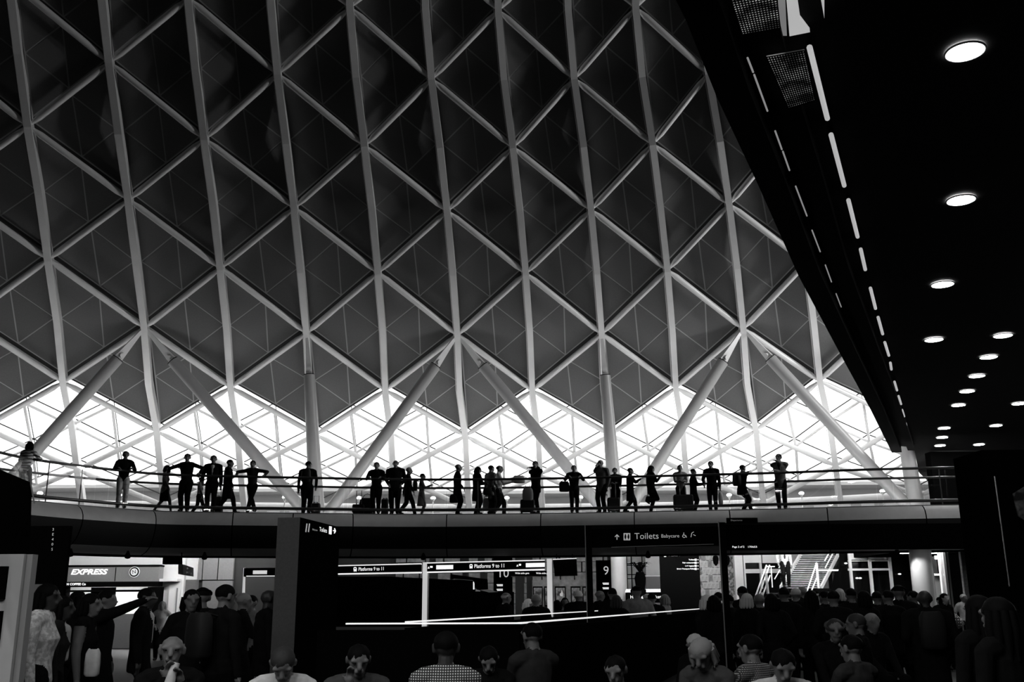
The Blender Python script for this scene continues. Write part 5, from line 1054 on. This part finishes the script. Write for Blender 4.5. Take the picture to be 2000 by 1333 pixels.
bag(V(px_(1031, 985, 34.9), 34.95, pz_(1031, 978, 34.95)), (.37, .16, .42), 'pale canvas bag stacked on the black trolley case', PALEBAG, 'canvas_bag')
suitcase(1198, 973, 1002, 24, .5, 'upright black case before the dark-haired man', handle=941)
suitcase(1334, 967, 1000, 38, .55, 'big black case with tall handles before the person in grey jumper', handle=944)
# ------------------------------------------------------------------ person on the staircase
sp_ = B0 + V(-.55, -.1, 0)
P29 = person((sp_[0], sp_[1], sp_[2] + .01), 1.68, 170 * DEG, 'woman in pale open shirt coming down the staircase with a folding trolley', 'case', top=c(.45), collar=c(.02), sex='f', group='crowd on the concourse')
backpack(P29, 'white backpack on the woman coming down the staircase', PLAS, .8)
tr = empty('folding_trolley', sp_ + V(-.55, -.1, 0), 'folding trolley held by the woman on the staircase', 'trolley')
for a, b in (((-.0, 0, .0), (.0, 0, .75)), ((-.14, 0, .75), (.14, 0, .75)), ((.1, 0, .3), (.32, 0, .62))): mb = MB(); mb.tube([sp_ + V(-.55, -.1, 0) + V(a), sp_ + V(-.55, -.1, 0) + V(b)], .02, 8); mk('tube', mb, WHT, tr)
# ------------------------------------------------------------------ people standing near the boards and the coffee shop
N1 = gnd(88, 1147, 10.1, -80, 'woman in white lace top with folded paper, beside the white stand', 'stand', top=LACE, sex='f', skin=SKIND, hair='bob', build=1.25, yaw=.0, eyes=True)
pp = empty('folded_paper', N1['hands'][0], 'folded leaflet in the hand of the woman in lace top', 'leaflet'); q = N1['hands'][0]; mb = MB(); mb.prism([q + V(.02, 0, .05), q + V(-.17, .02, -.1), q + V(-.15, .02, -.16), q + V(.05, 0, 0)], (0, .015, 0)); mk('sheet', mb, PAPER, pp)
N2 = gnd(118, 1170, 10.7, -70, 'dark-haired woman with pale scarf beside the woman in lace top', 'stand', top=c(.02), collar=c(.4), sex='f', hair='long', skin=SKIND, eyes=True)
N3 = gnd(173, 1165, 11.2, -85, 'woman in dark tank top looking along the hall, bag in hand', 'stand', sex='f', garment='tank', hair='bob', skin=SKIN, eyes=True)
bag(V(px_(178, 1322, 10.9), 10.9, pz_(178, 1322, 10.9)), (.15, .1, .27), 'crumpled pale carrier bag hanging below the woman in tank top', PLAS, 'carrier_bag', strap_to=N3['hands'][0])
gnd(150, 1159, 14.4, -30, 'person with upswept dark hair between the two women', 'stand', hair='bob', sex='f')
N6 = gnd(205, 1158, 13, -80, 'person in black pointing with an outstretched arm', 'point', garment='jacket', build=1.1)
N5 = gnd(283, 1154, 13.5, -80, 'man in dark suit with white shirt under the pointing arm', 'stand', garment='jacket', collar=c(.6), skin=SKIND, eyes=True)
gnd(318, 1177, 30, 190, 'fair-haired woman in white blouse, hands on hips, before the bright wall', 'hips', top=c(.75), sex='f', hair='long', hairm=HAIRL, skin=SKINL)
gnd(374, 1157, 12, -150, 'person in black jacket with flat dark hair before the grey wall', 'pocket', garment='coat', sex='f', hair='bob')
gnd(397, 1153, 12.6, 30, 'person in a raised black hood before the grey wall', 'stand', garment='coat', hair='hat')
N9 = gnd(437, 1148, 11, -40, 'tall man with full dark hair and a rucksack beside the gate post', 'stand', build=1.1); backpack(N9, 'black rucksack on the tall man beside the gate post')
gnd(473, 1163, 15, -60, 'person with white hair edge looking toward the gate sign', 'phone', hairm=HAIRG)
gnd(493, 1167, 16, 160, 'person in a mottled top beside the square totem', 'stand', top=c(.15), sex='f', hair='short')
gnd(522, 1156, 13, -60, 'bald man in black nearest the square totem', 'stand', hair='none', garment='jacket', skin=SKIND)
# ------------------------------------------------------------------ people standing under the walkway
CROWD = [(986, 1160, 23, -60, 'balding man with white collar beside the black kiosk', dict(hair='bald', hairm=HAIRW, collar=c(.7), garment='jacket')),
 (1030, 1173, 21.5, -90, 'white-haired person in pale top before the dark doorway', dict(hair='bob', hairm=HAIRW, top=c(.5), sex='f')),
 (1047, 1164, 20.5, 0, 'grey-haired person in black coat seen from behind at the barrier', dict(hairm=HAIRG, garment='coat')),
 (1088, 1175, 24, 0, 'dark-haired woman beyond the white gate post', dict(sex='f', hair='bob', top=c(.05))),
 (1103, 1170, 27, 180, 'woman facing the hall before the poster with the pale figure', dict(sex='f', hair='bob', top=c(.3))),
 (1130, 1157, 23.6, 0, 'broad white-haired man seen from behind at the barrier', dict(hairm=HAIRW, garment='jacket', build=1.2)),
 (1169, 1156, 25.5, -70, 'man with lit forehead beside the tall sign post', dict(hair='bald', hairm=HAIRG)),
 (1196, 1152, 23, 0, 'dark-haired man before the number 9 banner', dict(garment='jacket')),
 (1204, 1166, 19.5, 0, 'fair-haired person low before the white trunk', dict(hair='bob', hairm=HAIRM, sex='f')),
 (1244, 1148, 21.6, 20, 'big man in dark hat and grey shirt with a bag strap', dict(hair='hat', top=c(.16), build=1.25)),
 (1264, 1163, 24, -20, 'person in a white cap before the ticket machines', dict(hair='hat', hairm=HAIRW)),
 (1273, 1162, 22.6, 0, 'dark-haired man in jacket before the ticket machines', dict(garment='jacket')),
 (1300, 1164, 25.5, 60, 'person in pale grey top bending before the directory board', dict(top=c(.22), sex='f', hair='bob', hairm=HAIRG)),
 (1378, 1166, 17, -60, 'person in a white hood at the end of the barrier', dict(hair='bob', hairm=HAIRW, garment='coat', sex='f')),
 (1394, 1167, 16, 0, 'person in black beside the tall sign post at the rubble wall', dict(sex='f', hair='bob')),
 (1403, 1160, 22, 0, 'man in black before the rubble wall', dict()),
 (1424, 1165, 19, 40, 'man in black jacket beyond the tall sign post', dict(garment='jacket')),
 (1450, 1149, 20, 0, 'tall man in black before the white pier', dict(garment='jacket', build=1.1)),
 (1457, 1163, 17, -40, 'woman with pinned fair hair below the white pier', dict(sex='f', hair='bob', hairm=HAIRL)),
 (1483, 1164, 18, 0, 'man with grey hair at the foot of the stair', dict(hairm=HAIRG)),
 (1507, 1164, 15.5, 10, 'curly-haired person in black before the lower steps', dict(hair='bob')),
 (1531, 1151, 18, 0, 'tall man in black before the middle of the stair', dict(garment='jacket')),
 (1553, 1152, 20, -30, 'fair-haired man before the stair', dict(hairm=HAIRL)),
 (1568, 1149, 24, 30, 'person with a raised hand before the stair', dict(hairm=HAIRG)),
 (1584, 1157, 17, 0, 'woman in black before the stair rail', dict(sex='f', hair='long')),
 (1611, 1158, 18.5, 20, 'man in black before the glass newel', dict()),
 (1627, 1158, 15.6, -20, 'man with pale collar before the stair foot', dict(collar=c(.6), garment='jacket')),
 (1640, 1153, 22, 0, 'fair-haired person beyond the stair foot', dict(hairm=HAIRL, hair='bob')),
 (1662, 1153, 18, 0, 'man in black before the first mullion', dict(garment='jacket')),
 (1688, 1158, 16, 15, 'person in black before the dark shopfront', dict(sex='f', hair='bob')),
 (1712, 1159, 19, -20, 'man before the middle mullion of the dark shopfront', dict()),
 (1735, 1157, 17, 10, 'dark-haired man before the last mullion', dict(garment='jacket')),
 (1755, 1147, 17.5, 0, 'tall man in a peaked hood before the dark lobby', dict(hair='hat', garment='coat')),
 (1785, 1158, 19, 30, 'man in black beside the round column', dict()),
 (1805, 1157, 13.5, -10, 'broad man with shaven head and rucksack beside the round column', dict(hair='none', skin=SKIND, garment='coat', build=1.2)),
 (1842, 1162, 24, 200, 'woman with pale face under dark hair beside the pale post', dict(hair='long', sex='f', skin=SKINL)),
 (1880, 1163, 31, 190, 'man in white shirt before the grey stone pier', dict(hairm=HAIRW, top=c(.7))),
 (1914, 1171, 7.2, 10, 'long-haired person in black at the dark end of the hall', dict(sex='f', hair='long')),
 (1953, 1176, 6.2, 20, 'long-haired person with a lit hair edge at the frame\'s dark end', dict(sex='f', hair='long'))]
for px, yt, Y, f, lb, k in CROWD:
    Q = gnd(px, yt, Y, f, lb, 'pocket' if k.get('sex') != 'f' else 'stand', **k)
    if 'rucksack' in lb: backpack(Q, 'black rucksack on the broad man with shaven head')
# seated luggage trolley rider with a dotted bag
lt = empty('luggage_trolley', (px_(1862, 1230, 29), 29, 0), 'dark luggage trolley in front of the grey stone pier', 'trolley'); xq = px_(1862, 1230, 29)
mb = MB(); mb.box((xq, 29, .16), (.85, .6, .05)); mk('deck', mb, BLACK, lt)
for s in (-1, 1):
    mb = MB(); mb.tube([(xq + s * .36, 28.75, .09), (xq + s * .36, 28.8, .09)], .09, 14); mk('wheel', mb, STEEL, lt)
mb = MB(); mb.tube([(xq - .4, 29.28, .15), (xq - .4, 29.3, .95), (xq + .4, 29.3, .95), (xq + .4, 29.28, .15)], .02, 8); mk('push_bar', mb, STEEL, lt)
P30 = person((xq, 29.75, .02), 1.62, 185 * DEG, 'dark-haired woman leaning on the luggage trolley with folded arms', 'folded', sex='f', hair='short', skin=SKINL, group='crowd on the concourse')
DOT = pattern('polka_dot_bag', 'dots', .06, .8, 13); bag(V(px_(1865, 1228, 28.9), 28.9, pz_(1865, 1228, 28.9)), (.36, .2, .3), 'black and white polka dot bag on the luggage trolley', DOT, 'dotted_bag')
# ------------------------------------------------------------------ benches and seated people in front
BENCH = mat('black_bench', .012, .5)
def bench(x0, x1, Y, lab):
    b = empty('bench', ((x0 + x1) / 2, Y, 0), lab, 'bench', 'black waiting benches'); mb = MB(); mb.box(((x0 + x1) / 2, Y, .33), (x1 - x0, .4, .05)); mk('seat', mb, BENCH, b)
    for t in (.08, .92): mb = MB(); mb.box((x0 + (x1 - x0) * t, Y, .155), (.06, .36, .31)); mk('leg', mb, BENCH, b)
bench(-3.3, .3, 8.9, 'long black bench in front of the square totem'); bench(1.0, 5.2, 8.7, 'long black bench in front of the tall sign posts')
SEAT = 'people seated in front'
S1 = gnd(337, 1250, 8.6, 205, 'bald man eating a white wrap in front of the bright wall', 'siteat', hair='bald', hairm=HAIRG, skin=SKIN, group=SEAT, eyes=True, yaw=-.2)
wp = (S1['hands'][0] + S1['hands'][1]) / 2; mb = MB(); mb.tube([wp + V(.02, -.02, .08), wp + V(.0, -.03, 0), wp + V(-.03, -.05, -.16)], [.03, .035, .05], 12); mk('wrapped_sandwich', mb, PLAS, label='white wrapped sandwich held by the bald man', cat='sandwich')
gnd(556, 1272, 8.4, 190, 'bowed man in a pale open shirt below the square totem', 'bend', top=c(.6), collar=c(.02), group=SEAT, hair='short', hairm=HAIRM, nod=.75, eyes=True)
gnd(698, 1268, 8.6, 195, 'man in grey jacket resting his face on his fingers', 'sitface', top=c(.06), garment='jacket', group=SEAT, nod=.35, eyes=True)
gnd(871, 1240, 8.2, 0, 'man in bold check shirt seen from behind', 'sit', top=CHECKD, group=SEAT, hair='short', skin=SKIND)
gnd(955, 1262, 9.8, 180, 'person in black with bowed lit face beside the check shirt', 'sit', group=SEAT, nod=.6)
gnd(1042, 1222, 10.5, 30, 'person with a lit grey shoulder below the barrier corner', 'sit', top=c(.03), group=SEAT)
gnd(1205, 1284, 8.4, 160, 'person with pale collar low below the barrier', 'sit', top=c(.03), collar=c(.5), group=SEAT, nod=.3)
gnd(1362, 1240, 12, 140, 'person with a pale hair edge behind the grey-haired woman', 'sit', hairm=HAIRL, group=SEAT, nod=.4)
gnd(1384, 1257, 9, 150, 'grey-haired woman bending forward', 'bend', hairm=HAIRG, hair='bob', top=c(.06), sex='f', group=SEAT, nod=.6)
gnd(1470, 1245, 9.2, 40, 'person in fine check shirt turned away', 'sit', top=CHECKS, group=SEAT)
gnd(1517, 1281, 8.2, 180, 'man with lowered face and pale jacket over dark shirt', 'bend', top=c(.5), collar=c(.01), garment='jacket', group=SEAT, nod=.5, eyes=True)
gnd(1629, 1213, 12.3, 170, 'man in a cap facing the hall', 'sit', hair='hat', hairm=HAIRM, group=SEAT)
gnd(1666, 1246, 9.6, 30, 'person in dark grey jumper turned away beside the capped man', 'sit', top=c(.035), group=SEAT)
gnd(1676, 1203, 13, 60, 'dark-haired person before the white sleeve', 'sit', group=SEAT, hairm=HAIRM); gnd(1699, 1202, 15, 200, 'person with grey fringe beside the dark-haired sitter', 'sit', group=SEAT, hairm=HAIRG)
bpy.data.scenes.remove(TMP)
